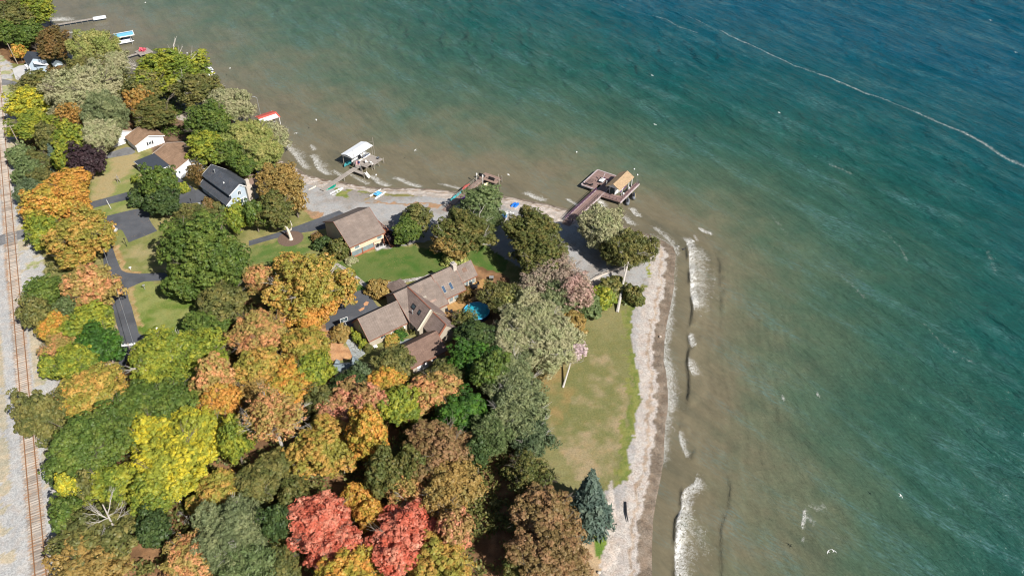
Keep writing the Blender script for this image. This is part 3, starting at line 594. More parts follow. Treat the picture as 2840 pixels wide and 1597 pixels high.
# ================================================================== TREES
PAL = {  # leaf colours: main, second, patch colour
 'G': ((.125, .195, .034), (.21, .245, .050), (.08, .135, .028)), 'DG': ((.070, .115, .034), (.105, .145, .040), (.045, .08, .026)),
 'BG': ((.060, .165, .022), (.125, .235, .030), (.04, .10, .02)), 'OG': ((.200, .195, .055), (.270, .230, .075), (.11, .13, .04)),
 'YG': ((.310, .340, .040), (.42, .39, .050), (.15, .22, .035)), 'Y': ((.66, .54, .045), (.52, .48, .05), (.27, .31, .045)),
 'GO': ((.58, .33, .09), (.50, .35, .08), (.27, .27, .05)), 'O': ((.68, .31, .07), (.64, .38, .08), (.34, .31, .05)),
 'OY': ((.56, .32, .065), (.36, .33, .05), (.62, .29, .07)), 'C': ((.66, .31, .15), (.60, .34, .13), (.33, .29, .08)),
 'R': ((.68, .23, .15), (.74, .37, .25), (.58, .13, .075)), 'RP': ((.60, .24, .15), (.62, .33, .18), (.33, .24, .08)),
 'RB': ((.21, .13, .045), (.28, .16, .055), (.14, .11, .035)), 'BR': ((.34, .195, .095), (.40, .24, .12), (.22, .16, .06)),
 'S': ((.37, .38, .19), (.30, .33, .165), (.43, .40, .235)), 'SG': ((.24, .27, .125), (.31, .33, .155), (.16, .20, .09)),
 'WY': ((.40, .39, .12), (.48, .44, .17), (.25, .30, .08)), 'GG': ((.17, .23, .09), (.24, .28, .115), (.11, .16, .055)),
 'PU': ((.060, .035, .042), (.085, .05, .055), (.04, .025, .03)), 'PK': ((.46, .32, .25), (.36, .30, .20), (.56, .36, .31)), 'OB': ((.40, .25, .07), (.28, .23, .06), (.48, .26, .07)), 'PG': ((.36, .31, .21), (.28, .27, .17), (.46, .34, .27)),
 'BS': ((.115, .165, .125), (.165, .21, .155), (.07, .11, .09)), 'T': ((.34, .24, .075), (.26, .215, .07), (.40, .26, .08)),
 'DO': ((.15, .165, .045), (.25, .195, .06), (.105, .13, .035)), 'LP': ((.62, .48, .50), (.52, .40, .38), (.68, .55, .55)),
 'SP': ((.13, .18, .085), (.20, .24, .12), (.08, .12, .055))}
def leafmat(code):
    c1, c2, c3 = PAL[code]; t = NT('leaves_' + code.lower()); oc = t.coord(); oi = t.n('ObjectInfo')
    off = t.n('VectorMath', operation='ADD'); t.set(off, 0, oc)
    sc = t.n('VectorMath', operation='SCALE'); cb = t.n('CombineXYZ'); t.set(cb, 0, oi.outputs['Random']); t.set(cb, 1, oi.outputs['Random']); t.set(cb, 2, oi.outputs['Random'])
    t.set(sc, 0, cb.outputs[0]); t.set(sc, 'Scale', 57.0); t.set(off, 1, sc.outputs[0])
    v = off.outputs[0]; at = t.n('SeparateColor'); t.set(at, 0, t.attr('tint'))
    n1 = t.noise(v, 1.7, 4, .65); n2 = t.noise(v, 3.2, 2)
    f = t.math('ADD', t.math('MULTIPLY', at.outputs[0], .45), t.math('MULTIPLY', n2, .55))
    cc = t.mix(t.rng(f, .3, .7), c1, c2); cc = t.mix(t.math('MAXIMUM', t.math('MULTIPLY', t.smooth(n1, .43, .58), .9), t.math('MULTIPLY', t.math('GREATER_THAN', at.outputs[0], .80), .7)), cc, c3)
    cc = t.mix(1.0, cc, t.rng(at.outputs[1], 0, 1, .82, 1.22), 'MULTIPLY')
    t.set(t.b, 'Base Color', cc); t.set(t.b, 'Roughness', .5); t.set(t.b, 'Specular IOR Level', .35)
    tr = t.n('BsdfTranslucent'); t.set(tr, 0, cc); mx = t.n('MixShader'); t.set(mx, 0, .30); t.t.links.new(t.b.outputs[0], mx.inputs[1]); t.t.links.new(tr.outputs[0], mx.inputs[2])
    t.t.links.new(mx.outputs[0], t.t.nodes['Material Output'].inputs[0]); return t.m
LM = {k: leafmat(k) for k in PAL}
def leaves_mesh(name, C, N, S, rng, tint, long=1.0, hang=0.0):
    n = len(C); r = rng.normal(size=(n, 3)); T = np.cross(N, r); T /= np.linalg.norm(T, axis=1)[:, None] + 1e-9; 
    if hang: T = T * (1 - hang) + np.array([0, 0, -1.0]) * hang; T /= np.linalg.norm(T, axis=1)[:, None]
    B = np.cross(N, T); B /= np.linalg.norm(B, axis=1)[:, None] + 1e-9
    s = S[:, None]; a = s * long; b = s / long ** .5
    V = np.stack([C - T * a, C + B * b * .75 - T * a * .15, C + T * a, C - B * b * .75 + T * a * .1], 1).reshape(-1, 3)
    Fq = np.arange(n * 4).reshape(-1, 4); tt = np.zeros((n, 4)); tt[:, :2] = tint; tt[:, 3] = 1
    return np_mesh(name, V, Fq, LM['G'], {'tint': ('FLOAT_COLOR', np.repeat(tt, 4, 0))}, smooth=False)
def crown_proto(seed, kind='round', R=4.5, dens=1.0):
    """unit crown (radius 1, half height 1) of leaf clumps gathered on lobes; R sets how large the leaves are in it"""
    rng = np.random.default_rng(seed); C = []; N = []; TI = []
    if kind == 'spruce':
        n = int(2600 * dens)
        for k in range(26):
            h = k / 25; rr = (1 - h) ** .85 * (.92 + .16 * rng.random()); m = max(30, int(n / 12 * rr)); nb = 9
            ang = rng.integers(0, nb, m) * 2 * math.pi / nb + rng.normal(0, .16, m) + k * .7; q = rng.random(m) ** .55 * rr * (.82 + .3 * rng.random(nb)[rng.integers(0, nb, m)])
            z = -1 + 2 * h - .16 * q + rng.normal(0, .025, m); C.append(np.stack([np.cos(ang) * q, np.sin(ang) * q, z], 1))
            N.append(np.stack([np.cos(ang) * .5, np.sin(ang) * .5, np.full(m, .8)], 1) + rng.normal(0, .45, (m, 3))); TI.append(np.stack([np.full(m, rng.random()), rng.random(m)], 1))
        C, N, TI = np.concatenate(C), np.concatenate(N), np.concatenate(TI); S = (.26 / R) * rng.uniform(.7, 1.5, len(C))
        N /= np.linalg.norm(N, axis=1)[:, None]; return leaves_mesh('crown_leaves', C, N, S, rng, TI, 1.7)
    K = {'round': 36, 'willow': 46, 'sparse': 28, 'shrub': 16}[kind]
    i = np.arange(K) + .5; ph = np.arccos(1 - 2 * i / K * .86); th = math.pi * (1 + 5 ** .5) * i + rng.normal(0, .25, K)
    d = np.stack([np.cos(th) * np.sin(ph), np.sin(th) * np.sin(ph), np.cos(ph)], 1); lr = rng.uniform(.15, .33, K)
    az = np.arctan2(d[:, 1], d[:, 0]); big = 1 + .13 * np.sin(az * 2 + seed) + .11 * np.sin(az * 3 + seed * 2.1) + .08 * np.sin(az * 5 + seed * .7)
    cc = d * (1.0 - lr * .85)[:, None] * (rng.uniform(.60, 1.10, K) * big)[:, None]
    if kind == 'shrub': lr = rng.uniform(.35, .55, K)
    # inner lobes keep the crown closed
    ki = K // 3; di = rng.normal(size=(ki, 3)); di /= np.linalg.norm(di, axis=1)[:, None]; cc = np.vstack([cc, di * rng.uniform(.1, .40, (ki, 1))]); lr = np.concatenate([lr, rng.uniform(.26, .38, ki)]); 
    leaf = {'round': .165, 'willow': .14, 'sparse': .14, 'shrub': .14}[kind]
    cr_ = {'round': .52, 'willow': .5, 'sparse': .42, 'shrub': .30}[kind] / R          # clump radius in crown units
    for k in range(len(cc)):
        core = k >= K
        m = max(5, int(4 * math.pi * lr[k] ** 2 * {'round': .50, 'willow': .55, 'sparse': .34, 'shrub': .6}[kind] / (cr_ * cr_) * (.5 if core else 1) * dens))
        i = np.arange(m) + .5; ph = np.arccos(1 - 2 * i / m); th = math.pi * (1 + 5 ** .5) * i + rng.random() * 6
        u = np.stack([np.cos(th) * np.sin(ph), np.sin(th) * np.sin(ph), np.cos(ph)], 1) + rng.normal(0, .22, (m, 3)); u /= np.linalg.norm(u, axis=1)[:, None]
        dk = cc[k] / (np.linalg.norm(cc[k]) + 1e-6); u = u + dk * (u @ dk)[:, None] * .45
        c0 = cc[k] + u * (lr[k] * rng.uniform(.60, 1.22, m))[:, None]
        if kind == 'willow': c0[:, 2] -= rng.random(m) ** 2 * .16
        far = np.linalg.norm(c0 * np.array([1, 1, .9]), axis=1)
        ok = (c0[:, 2] > -1.0) & (far > (.0 if core else .36)); c0 = c0[ok]; u = u[ok]
        nl = {'round': 30, 'willow': 32, 'sparse': 15, 'shrub': 24}[kind]
        for q in range(len(c0)):
            s_ = cr_ * rng.uniform(.6, 1.6); v = rng.normal(size=(nl, 3)) + u[q] * .75 + np.array([0, 0, .55]); v /= np.linalg.norm(v, axis=1)[:, None]
            rr = s_ * (1 - .35 * rng.random(nl) ** 2)
            p = c0[q] + v * rr[:, None] * np.array([1.1, 1.1, .72])
            if kind == 'willow': p[:, 2] -= rng.random(nl) ** 2 * s_ * 1.3
            C.append(p); N.append(v + rng.normal(0, .30, (nl, 3))); TI.append(np.stack([np.full(nl, rng.random()), rng.random(nl)], 1))
    C, N, TI = np.concatenate(C), np.concatenate(N), np.concatenate(TI); N /= np.linalg.norm(N, axis=1)[:, None]
    S = leaf / R * rng.uniform(.7, 1.5, len(C))
    return leaves_mesh('crown_leaves', C, N, S, rng, TI, 1.9 if kind == 'willow' else 1.15, .45 if kind == 'willow' else 0)
PRO = {'r': {'S': [], 'M': [], 'L': []}, 'w': {'S': [], 'M': [], 'L': []}, 's': {'S': [], 'M': [], 'L': []}, 'c': {'S': [], 'M': []}, 'b': {'S': []}}
for sz, R, k in (('S', 2.3, 2), ('M', 4.2, 4), ('L', 7.0, 3)):
    for j in range(k): PRO['r'][sz].append(crown_proto(11 * j + int(R * 10), 'round', R))
    for j in range(2): PRO['w'][sz].append(crown_proto(7 * j + 300 + int(R * 10), 'willow', R))
    for j in range(2): PRO['s'][sz].append(crown_proto(5 * j + 500 + int(R * 10), 'sparse', R))
PRO['c']['S'].append(crown_proto(71, 'spruce', 3.0)); PRO['c']['M'].append(crown_proto(72, 'spruce', 4.5, 1.6)); PRO['b']['S'] += [crown_proto(81, 'shrub', 1.2), crown_proto(82, 'shrub', 1.2)]
def limbs(m, p, d, ln, r, depth, rng, spread=.55, n=3, sides=5):
    """a branching limb that starts at p"""
    mid = p + d * ln * .5 + Vector((rng.uniform(-1, 1), rng.uniform(-1, 1), 0)) * ln * .06; e = p + d * ln + Vector((rng.uniform(-1, 1), rng.uniform(-1, 1), rng.uniform(-.3, .6))) * ln * .10
    m.tube([p, mid, e], [r, r * .8, r * .55], sides, False)
    if depth == 0: return
    for k in range(n):
        q = (d + Vector((rng.uniform(-1, 1), rng.uniform(-1, 1), rng.uniform(-.35, .7))) * spread).normalized()
        limbs(m, mid.lerp(e, rng.uniform(.2, 1.0)), q, ln * rng.uniform(.55, .8), r * .5, depth - 1, rng, spread, n, 4 if sides > 4 else 3)
trng = random.Random(7)
def tree(name, label, x, y, hw, hh, kind, pal, group='trees of the shore gardens and wood', px=False, lean=None, barkm=None, cat='tree', clear=.28, rot=None, hfix=None, grow=None):
    """crown centre at D-pixel x, y with half width hw and half height hh (in the 2576 wide view of the photograph)"""
    if not px: x, y, hw, hh = x * 1.1025, y * 1.1025, hw * 1.1025, hh * 1.1025
    rv = 5.0; zc = 7.0
    grow = grow or (.97 if y < 830 * 1.1025 else 1.10)
    if y > 860 * 1.1025 and kind in 'rw' and not hfix: clear += trng.uniform(-.05, .35)
    if cat == 'tree': hw, hh = hw * grow, hh * grow * .98
    for _ in range(5):
        p = W(x, y, zc); rng_ = math.sqrt(p.x ** 2 + p.y ** 2 + (CAMH - zc) ** 2); zd = p.y * cpp + (CAMH - zc) * spp
        R = hw * zd / F; hm = hh * zd / F; el = math.asin((CAMH - zc) / rng_); a, b = R * math.sin(el), math.cos(el)
        rv = math.sqrt(max(hm * hm - a * a, 0)) / b; rv = min(max(rv, .62 * R), 1.45 * R)
        if kind == 'c': rv = max(rv, R * 1.3)
        zc = rv * (1 + clear) + (.3 if cat == 'shrub' else .8)
        if cat == 'shrub': zc = rv * .75
        if hfix: zc = hfix
    top = thing(name, label, cat, (p.x, p.y, 0), 0, group)
    base = Vector((0, 0, 0))
    if lean is not None: # lean: pixel of the trunk's foot
        f = W(lean[0], lean[1], 0); top.location = (f.x, f.y, 0); off = Vector((p.x - f.x, p.y - f.y, 0))
    else: off = Vector((0, 0, 0))
    rnd = trng.random; sz = 'S' if R < 3 else ('M' if R < 5.6 else 'L')
    key = {'x': 's'}.get(kind, kind)
    if key == 'b': sz = 'S'
    if key == 'c' and sz == 'L': sz = 'M'
    lst = PRO[key].get(sz) or PRO[key]['S']; me = lst[int(rnd() * len(lst))]
    if kind != 'x':
        c = bpy.data.objects.new('crown', me); COL.objects.link(c); c.parent = top; c.location = (off.x, off.y, zc)
        c.scale = (R * trng.uniform(.94, 1.06), R * trng.uniform(.94, 1.06), rv); c.rotation_euler = (0, 0, rnd() * 6.28 if rot is None else rot)
        c.material_slots[0].link = 'OBJECT'; c.material_slots[0].material = LM[pal]
    if cat == 'shrub' and kind != 'x': 
        m = MB()
        for k in range(3): m.tube([(0, 0, 0), (math.cos(k * 2.1) * R * .3, math.sin(k * 2.1) * R * .3, zc)], [.05, .02], 4)
        m.build('stem', M['bark'], top); return top
    bm_ = barkm or M['bark']; m = MB(); tr = max(.10, R * .055 + .04)
    cpos = Vector((off.x, off.y, zc))
    if kind == 'c': m.tube([(0, 0, 0), (off.x, off.y, zc + rv * .9)], [tr, .03], 6)
    else:
        k0 = cpos * .55 + Vector((trng.uniform(-.3, .3), trng.uniform(-.3, .3), 0)); m.tube([(0, 0, 0), k0 * .5, k0, cpos + Vector((0, 0, rv * .2))], [tr * 1.25, tr, tr * .8, tr * .4], 7)
        nb = 5 if kind in 'rwb' else 7
        for k in range(nb):
            a = k * 6.283 / nb + rnd(); d = Vector((math.cos(a), math.sin(a), trng.uniform(.45, 1.1) * rv / R)).normalized()
            L_ = (R if kind != 'x' else R * 1.0) * (.62 if kind in 'rwb' else .55); 
            limbs(m, k0.lerp(cpos, trng.uniform(0, .8)), d, L_ * (1.05 if kind in 'rwb' else 1.1), tr * .42, 2 if kind in 'rwb' else 3, trng, .6, 3)
    m.build('trunk', bm_, top)
    return top
BL, BD = M['barkl'], M['bark']
T = lambda lab, x, y, hw, hh, k, p, **kw: tree(kw.pop('name', {'r': 'broadleaf_tree', 'w': 'willow_tree', 's': 'thinning_tree', 'c': 'spruce_tree', 'x': 'bare_tree', 'b': 'shrub'}[k]), lab, x, y, hw, hh, k, p, **kw)
S_ = lambda lab, x, y, hw, hh, p, **kw: tree('shrub', lab, x, y, hw, hh, 'b', p, cat='shrub', group='garden shrubs', **kw)
# --- top left shore
T('olive green tree in the top left corner above the white stair house', 25, 45, 52, 42, 'r', 'OG')
T('yellowing green tree at the top left corner reaching the lake bank', 82, 28, 45, 40, 'r', 'YG')
T('dark green tree behind the leaning pole at the left edge', 14, 84, 38, 28, 'r', 'G')
T('green tree between the corner tree and the rusty brown tree', 78, 88, 38, 32, 'r', 'G')
T('rusty brown tree just behind the house with outside stairs', 132, 112, 46, 42, 'r', 'RB')
T('orange bush below the top left trees by the leaning pole', 46, 132, 17, 18, 'r', 'O', clear=.1)
T('pale green willow beside the blue canopied boat lift', 240, 122, 62, 46, 'w', 'WY')
T('pale green willow lobe leaning out over the small dock', 288, 158, 38, 32, 'w', 'S')
T('olive tree under the pale willow near the top left shore', 222, 178, 52, 34, 'r', 'OG')
T('small dark brown bush tree touching the stair house', 146, 190, 23, 22, 'r', 'RB', clear=.05)
T('large silver green willow beside the yellow tree', 205, 225, 88, 58, 'w', 'S')
T('olive bush tree just below the concrete pad', 92, 212, 44, 26, 'r', 'OG', clear=.1)
T('golden yellow tree beside the upper railway', 72, 262, 48, 38, 'r', 'Y')
T('yellow green tree just under the golden yellow tree', 88, 318, 52, 38, 'r', 'YG')
T('silver blue willow hanging over the brown roofed cottage', 262, 285, 52, 58, 'w', 'SG')
T('silver green willow directly left of the white cottage', 248, 340, 46, 44, 'w', 'S')
T('thin orange tree in front of the silver willow', 182, 292, 40, 38, 's', 'OB')
T('yellow green tree under the thin orange tree', 178, 350, 44, 40, 'r', 'YG')
T('green tree left of the silver willow foot', 120, 345, 32, 34, 'r', 'OG')
T('grey blue spruce by the narrow lane near the railway', 133, 392, 22, 50, 'c', 'BS', clear=.02)
T('yellow tree directly left of the purple tree', 165, 400, 30, 36, 'r', 'YG', clear=.1)
T('dark purple leaved tree on the tan lawn', 218, 406, 40, 41, 'r', 'PU', clear=.05)
T('pale green tree between the railway and the utility pole', 50, 392, 28, 28, 'r', 'GG', clear=.1)
T('green gold tree right of the railway above the grey bush', 95, 405, 30, 26, 'r', 'OG', clear=.1)
T('light green tree close to the railway beside the narrow lane', 72, 432, 38, 32, 'r', 'GG', clear=.1)
T('olive tree between the narrow lane and the orange maples', 112, 455, 32, 30, 'r', 'OG', clear=.1)
T('grey leafed thin tree beside the railway', 72, 480, 32, 32, 'w', 'SP', clear=.1)
T('grey bare tree next to the rails above the road crossing', 80, 520, 24, 26, 'x', 'G', clear=.1)
# --- orange row by the railway
T('green and orange maple at the top of the orange row', 172, 462, 48, 34, 'r', 'OY')
T('bright orange maple beside the railway above the road crossing', 112, 520, 56, 48, 'r', 'O')
T('orange yellow maple between the railway maple and the tan lawn', 178, 510, 48, 44, 'r', 'OY')
T('yellow green tree beside the road crossing', 112, 580, 46, 40, 'r', 'YG')
T('broad orange tan maple over the black turning pad', 206, 590, 72, 62, 'r', 'GO')
T('orange maple lower left of the broad tan maple', 190, 640, 44, 34, 'r', 'GO')
T('coral orange maple overhanging the straight black lane', 232, 722, 66, 54, 'r', 'C')
T('green tree beside the railway left of the coral maple', 112, 735, 46, 42, 'r', 'G')
T('dull green tree beside the rails below the gravel shoulder', 92, 790, 36, 44, 'r', 'OG')
T('small green grey tree between the green tree and the coral maple', 165, 775, 26, 34, 's', 'GG')
T('orange red maple at the foot of the row by the railway', 135, 825, 44, 36, 'r', 'O')
T('yellow green maple beside the lower end of the lane', 225, 815, 58, 48, 'r', 'YG')
T('green maple beside the lane where the lane narrows', 245, 872, 50, 42, 'r', 'BG')
T('orange tree with bare twigs beside the rails', 155, 872, 44, 34, 's', 'C')
T('yellow olive tree beside the rails under the coral one', 190, 915, 48, 42, 'r', 'YG')
T('small yellow tree reaching toward the rails', 128, 925, 24, 26, 'r', 'YG', clear=.1)
T('blue green thin shrub at the bend of the lane', 238, 940, 26, 22, 's', 'BS', clear=.05)
# --- cottages and shore
T('tall yellow green cottonwood with a pale trunk near the upper shore', 420, 182, 82, 46, 'r', 'YG', barkm=BL)
T('olive cottonwood crown left of the pale trunk', 362, 225, 46, 44, 'r', 'OG', barkm=BL)
T('olive green tree right of the pale cottonwood trunk', 500, 228, 58, 44, 'r', 'OG', barkm=BL)
T('orange tinged tree over the white cottage roof', 392, 285, 56, 40, 'r', 'DO')
T('orange brown tree behind the white cottage', 352, 262, 34, 40, 'r', 'OB')
T('pale olive willow by the red roofed boat lift', 572, 262, 56, 42, 'w', 'S')
T('green tree behind the charcoal roofed house', 525, 310, 62, 52, 'r', 'G')
T('yellow green tree directly behind the charcoal roofed house', 520, 372, 52, 40, 'r', 'YG')
T('bright green tree between the ranch house and the willow', 580, 385, 40, 34, 'r', 'G')
T('large yellow green willow beside the red roofed boat lift', 626, 345, 62, 44, 'w', 'WY')
T('pale willow reaching out over the small plank jetty', 678, 337, 42, 30, 'w', 'S')
T('yellow green willow low over the shore bend', 655, 375, 54, 38, 'w', 'WY')
T('green tree tucked behind the house deck by the willow', 622, 412, 36, 28, 'r', 'G')
T('small brown grey tree between ranch house and charcoal house', 492, 438, 22, 30, 's', 'RB', clear=.1)
T('tan olive oak at the right side of the charcoal house', 706, 462, 60, 48, 'r', 'T')
T('olive lobe of foliage below the tan oak', 690, 530, 48, 42, 'r', 'DO')
T('tan leafed tree reaching over the gravel yard', 742, 505, 30, 34, 's', 'T')
T('dark green pine in front of the carport', 400, 462, 42, 44, 'r', 'G', clear=.1)
T('dark green pine lobe beside the black turning pad', 410, 510, 40, 36, 'r', 'DG', clear=.1)
S_('round dark clipped shrub left of the pine', 349, 503, 19, 19, 'DG')
S_('small yellow shrub right of the pine', 461, 474, 11, 13, 'YG')
T('yellow green maple at the lower corner of the charcoal house', 597, 545, 30, 34, 'r', 'YG', clear=.05)
T('green foliage between the yellow maple and the oak', 640, 540, 26, 34, 'r', 'G')
T('big round green maple over the black drive', 495, 630, 98, 88, 'r', 'G', rot=1.0)
T('green lobe of the big maple toward the tan house', 570, 660, 56, 56, 'r', 'G')
T('green maple lobe below the charcoal house lamp', 500, 560, 62, 32, 'r', 'OG')
T('green foliage at the foot of the big maple', 470, 705, 52, 46, 'r', 'G')
T('olive tree below the big green maple', 560, 762, 62, 44, 'r', 'OG')
T('olive green tree left of the coral maple', 515, 820, 48, 40, 'r', 'G')
T('orange tree left of the large gold maple', 655, 705, 38, 38, 'r', 'C')
T('large orange gold maple with thick trunk by the house drive', 775, 725, 92, 84, 'r', 'GO', barkm=BL)
T('gold green foliage under the large orange gold maple', 772, 778, 66, 46, 'r', 'OY')
T('orange lobe on the upper left of the gold maple', 735, 680, 48, 44, 'r', 'GO')
# --- middle
T('round green tree standing right of the tan house', 1050, 548, 37, 34, 'r', 'OG', clear=.15)
T('green lobe under the round tree beside the tan house', 1024, 582, 36, 34, 'r', 'G', clear=.15)
T('light green tree at the foot of the kayak dock', 1212, 508, 48, 40, 'r', 'GG', clear=.3)
T('pale green foliage under the light green beach tree', 1230, 550, 34, 28, 'w', 'GG')
T('brown green maple on the lawn left of the big oak', 1165, 585, 72, 56, 'r', 'DO', barkm=BL)
T('tan brown lobe of the lawn maple', 1140, 610, 50, 40, 'r', 'T')
T('large dark brown green oak in the middle of the gravel', 1335, 580, 64, 56, 'r', 'DO')
T('dark olive oak right below the oak in the gravel', 1355, 640, 66, 56, 'r', 'DO')
T('pale silver willow at the foot of the long mauve dock', 1518, 570, 58, 50, 'w', 'S', barkm=BL)
T('olive leaning cottonwood on the gravel point', 1590, 625, 54, 48, 'w', 'OG', lean=(1712, 866), barkm=BL)
T('olive cottonwood lobe beside the leaning cottonwood', 1545, 632, 34, 32, 'w', 'OG')
T('pink brown thinning tree above the silver willow', 1405, 690, 66, 46, 's', 'PG')
T('grey brown thinning tree beside the pink tree', 1350, 720, 50, 44, 's', 'PG')
T('pink leafed tree by the white block wall', 1450, 735, 50, 50, 's', 'PK')
T('grey green thinning tree behind the large pale willow', 1400, 745, 55, 42, 'w', 'SG')
T('olive tree right of the house chimney end', 1265, 745, 46, 42, 'w', 'OG')
T('large pale silver cottonwood left of the open field', 1335, 808, 78, 62, 'w', 'S', barkm=BL)
T('pale cottonwood crown leaning to the open field', 1385, 858, 62, 52, 'w', 'S', barkm=BL)
T('pale gold cottonwood foliage above the round pool', 1302, 768, 46, 42, 'w', 'WY', barkm=BL)
T('pale foliage below the large silver cottonwood', 1290, 868, 56, 44, 'w', 'S')
T('small lilac pink tree at the field edge', 1441, 880, 30, 26, 's', 'LP', lean=(1561, 1075), barkm=BL, name='blossom_tree')
T('dark brown green tree in front of the round pool', 1168, 806, 34, 27, 's', 'DO', clear=.1)
T('dark green tree standing in the house shade', 1200, 852, 48, 38, 'r', 'DG')
T('bright green tree at the corner of the garage', 1190, 905, 48, 44, 'r', 'BG')
T('green tree right of the bright garage tree', 1235, 935, 44, 46, 'r', 'G')
T('yellow green tree just below the garage wall', 1125, 945, 42, 32, 'r', 'OG')
T('olive green tree covering the corner of the garage', 988, 912, 44, 32, 'r', 'OG')
T('small grey green tree touching the white playhouse', 905, 942, 22, 26, 'r', 'SP', clear=.05)
T('dark green tree below the white playhouse', 875, 972, 42, 30, 'r', 'DG')
T('orange maple below the olive garage tree', 975, 958, 40, 30, 'r', 'O')
T('rust orange maple in the middle of the wood', 1092, 988, 54, 42, 'r', 'C')
T('yellow green tree between the two orange maples', 1000, 1018, 48, 44, 'r', 'YG')
T('bright green tree beside the rust orange maple', 1160, 1040, 54, 46, 'r', 'BG')
T('grey green willow edging the field', 1285, 950, 62, 46, 'w', 'SG', barkm=BL)
T('tall grey green willow leaning to the field', 1300, 1020, 62, 56, 'w', 'SG', barkm=BL)
T('silver green willow foliage toward the field', 1330, 1085, 54, 42, 'w', 'SP', barkm=BL)
T('green tree inside the wood beside the willows', 1235, 1090, 42, 44, 'w', 'GG')
# --- wood
T('coral orange maple with green lobes above the gold maples', 652, 845, 64, 52, 'r', 'C')
T('gold maple near the leaf strewn yard', 770, 878, 56, 46, 'r', 'GO')
T('yellow olive maple at the yard edge left of the playhouse', 785, 935, 46, 42, 'r', 'YG')
T('yellow green ash above the dark green grove', 400, 898, 72, 50, 'r', 'YG', barkm=BL)
T('yellow green ash beside the olive tree', 490, 890, 62, 50, 'r', 'YG')
T('yellow ash with visible grey twigs', 430, 950, 64, 42, 's', 'YG', barkm=BL)
T('orange gold maple near the bend of the lane', 235, 985, 66, 40, 'r', 'GO')
T('golden maple at the rails above the green giant', 185, 1015, 46, 40, 'r', 'OY')
T('coral orange sapling in the yellow ash grove', 538, 955, 44, 50, 'r', 'C')
T('orange gold maple in the middle of the left wood', 660, 930, 62, 48, 'r', 'GO')
T('gold orange maple with red tips in the wood', 725, 975, 58, 46, 'r', 'O')
T('dull tan tree among the gold maples', 640, 985, 54, 42, 's', 'T')
T('dark green maple below the yellow ash grove', 350, 1020, 62, 48, 'r', 'G')
T('green maple right of the dark green maple', 435, 1018, 60, 48, 'r', 'G')
T('olive green tree nearest the rails in the lower left', 105, 1050, 48, 62, 'r', 'OG', clear=.1)
T('huge deep green maple in the lower left', 225, 1110, 82, 76, 'r', 'G')
T('deep green lobe under the huge green maple', 205, 1180, 58, 46, 'r', 'DG')
T('bright yellow maple beside the deep green giant', 385, 1100, 62, 50, 'r', 'Y')
T('brightest yellow maple of the lower left wood', 500, 1090, 74, 60, 'r', 'Y')
T('yellow maple with open twigs below the bright yellow pair', 440, 1160, 80, 44, 'r', 'Y')
T('gold green tree above the brightest yellow maple', 555, 1015, 46, 44, 'r', 'OY')
T('yellow green tree on the right of the yellow maples', 590, 1110, 40, 50, 'r', 'YG')
T('coral maple with bare grey branches', 690, 1045, 72, 48, 's', 'C', barkm=BL, hfix=12)
T('brown bare branched tree in the coral grove', 640, 1060, 50, 42, 'x', 'G', barkm=BL)
T('red coral maple left of the orange pair', 870, 1030, 62, 44, 'r', 'RP')
T('coral red maple rising behind the yellow green tree', 930, 1015, 40, 44, 'r', 'RP')
T('dark green understorey tree left of the coral red maple', 815, 1010, 36, 34, 'r', 'OG')
T('orange gold maple with forked pale trunk', 815, 1125, 76, 58, 'r', 'GO', barkm=BL)
T('orange gold tree right of the forked trunk maple', 925, 1095, 46, 58, 'r', 'O')
T('dark gold tree standing in shade beside the tan giant', 965, 1190, 42, 46, 'r', 'DO')
T('large tan orange oak right of the orange gold trees', 1105, 1130, 76, 66, 'r', 'BR')
T('tan gold foliage low on the large tan oak', 1140, 1220, 60, 56, 'r', 'T')
T('thin coral pink maple above the red maples', 1035, 1235, 54, 50, 's', 'C', barkm=BL)
T('grey tan twiggy tree beside the thin coral maple', 1110, 1265, 46, 50, 's', 'T', barkm=BL)
T('vivid red maple, left one of the red pair', 805, 1318, 72, 62, 'r', 'R')
T('red orange foliage under the vivid red maple', 850, 1385, 58, 40, 'r', 'R')
T('vivid red maple at the bottom edge, right one of the pair', 1015, 1360, 76, 58, 'r', 'R')
T('pink red maple next to the shaded strip', 1145, 1340, 40, 56, 'r', 'RP')
T('dull orange maple at the bottom edge under the red pair', 870, 1448, 70, 34, 'r', 'O')
T('tan orange maple at the bottom edge right of the red maple', 1105, 1430, 72, 36, 'r', 'GO')
T('small gold maple just above the vivid red maple', 895, 1255, 30, 32, 'r', 'OY', clear=.1)
T('green gold tree between the red maples', 930, 1290, 28, 30, 'r', 'OY', clear=.1)
T('dark gold green tree above the brown oak', 1335, 1195, 54, 50, 's', 'DO')
T('large rust brown oak beside the spruce', 1372, 1300, 76, 70, 'r', 'BR')
T('rust brown oak foliage at the bottom edge', 1375, 1395, 84, 62, 'r', 'BR')
T('green brown foliage low beside the brown oak', 1330, 1430, 46, 42, 'r', 'DO')
T('tall blue green spruce on the open field', 1484, 1246, 62, 96, 'c', 'BS', clear=.02)
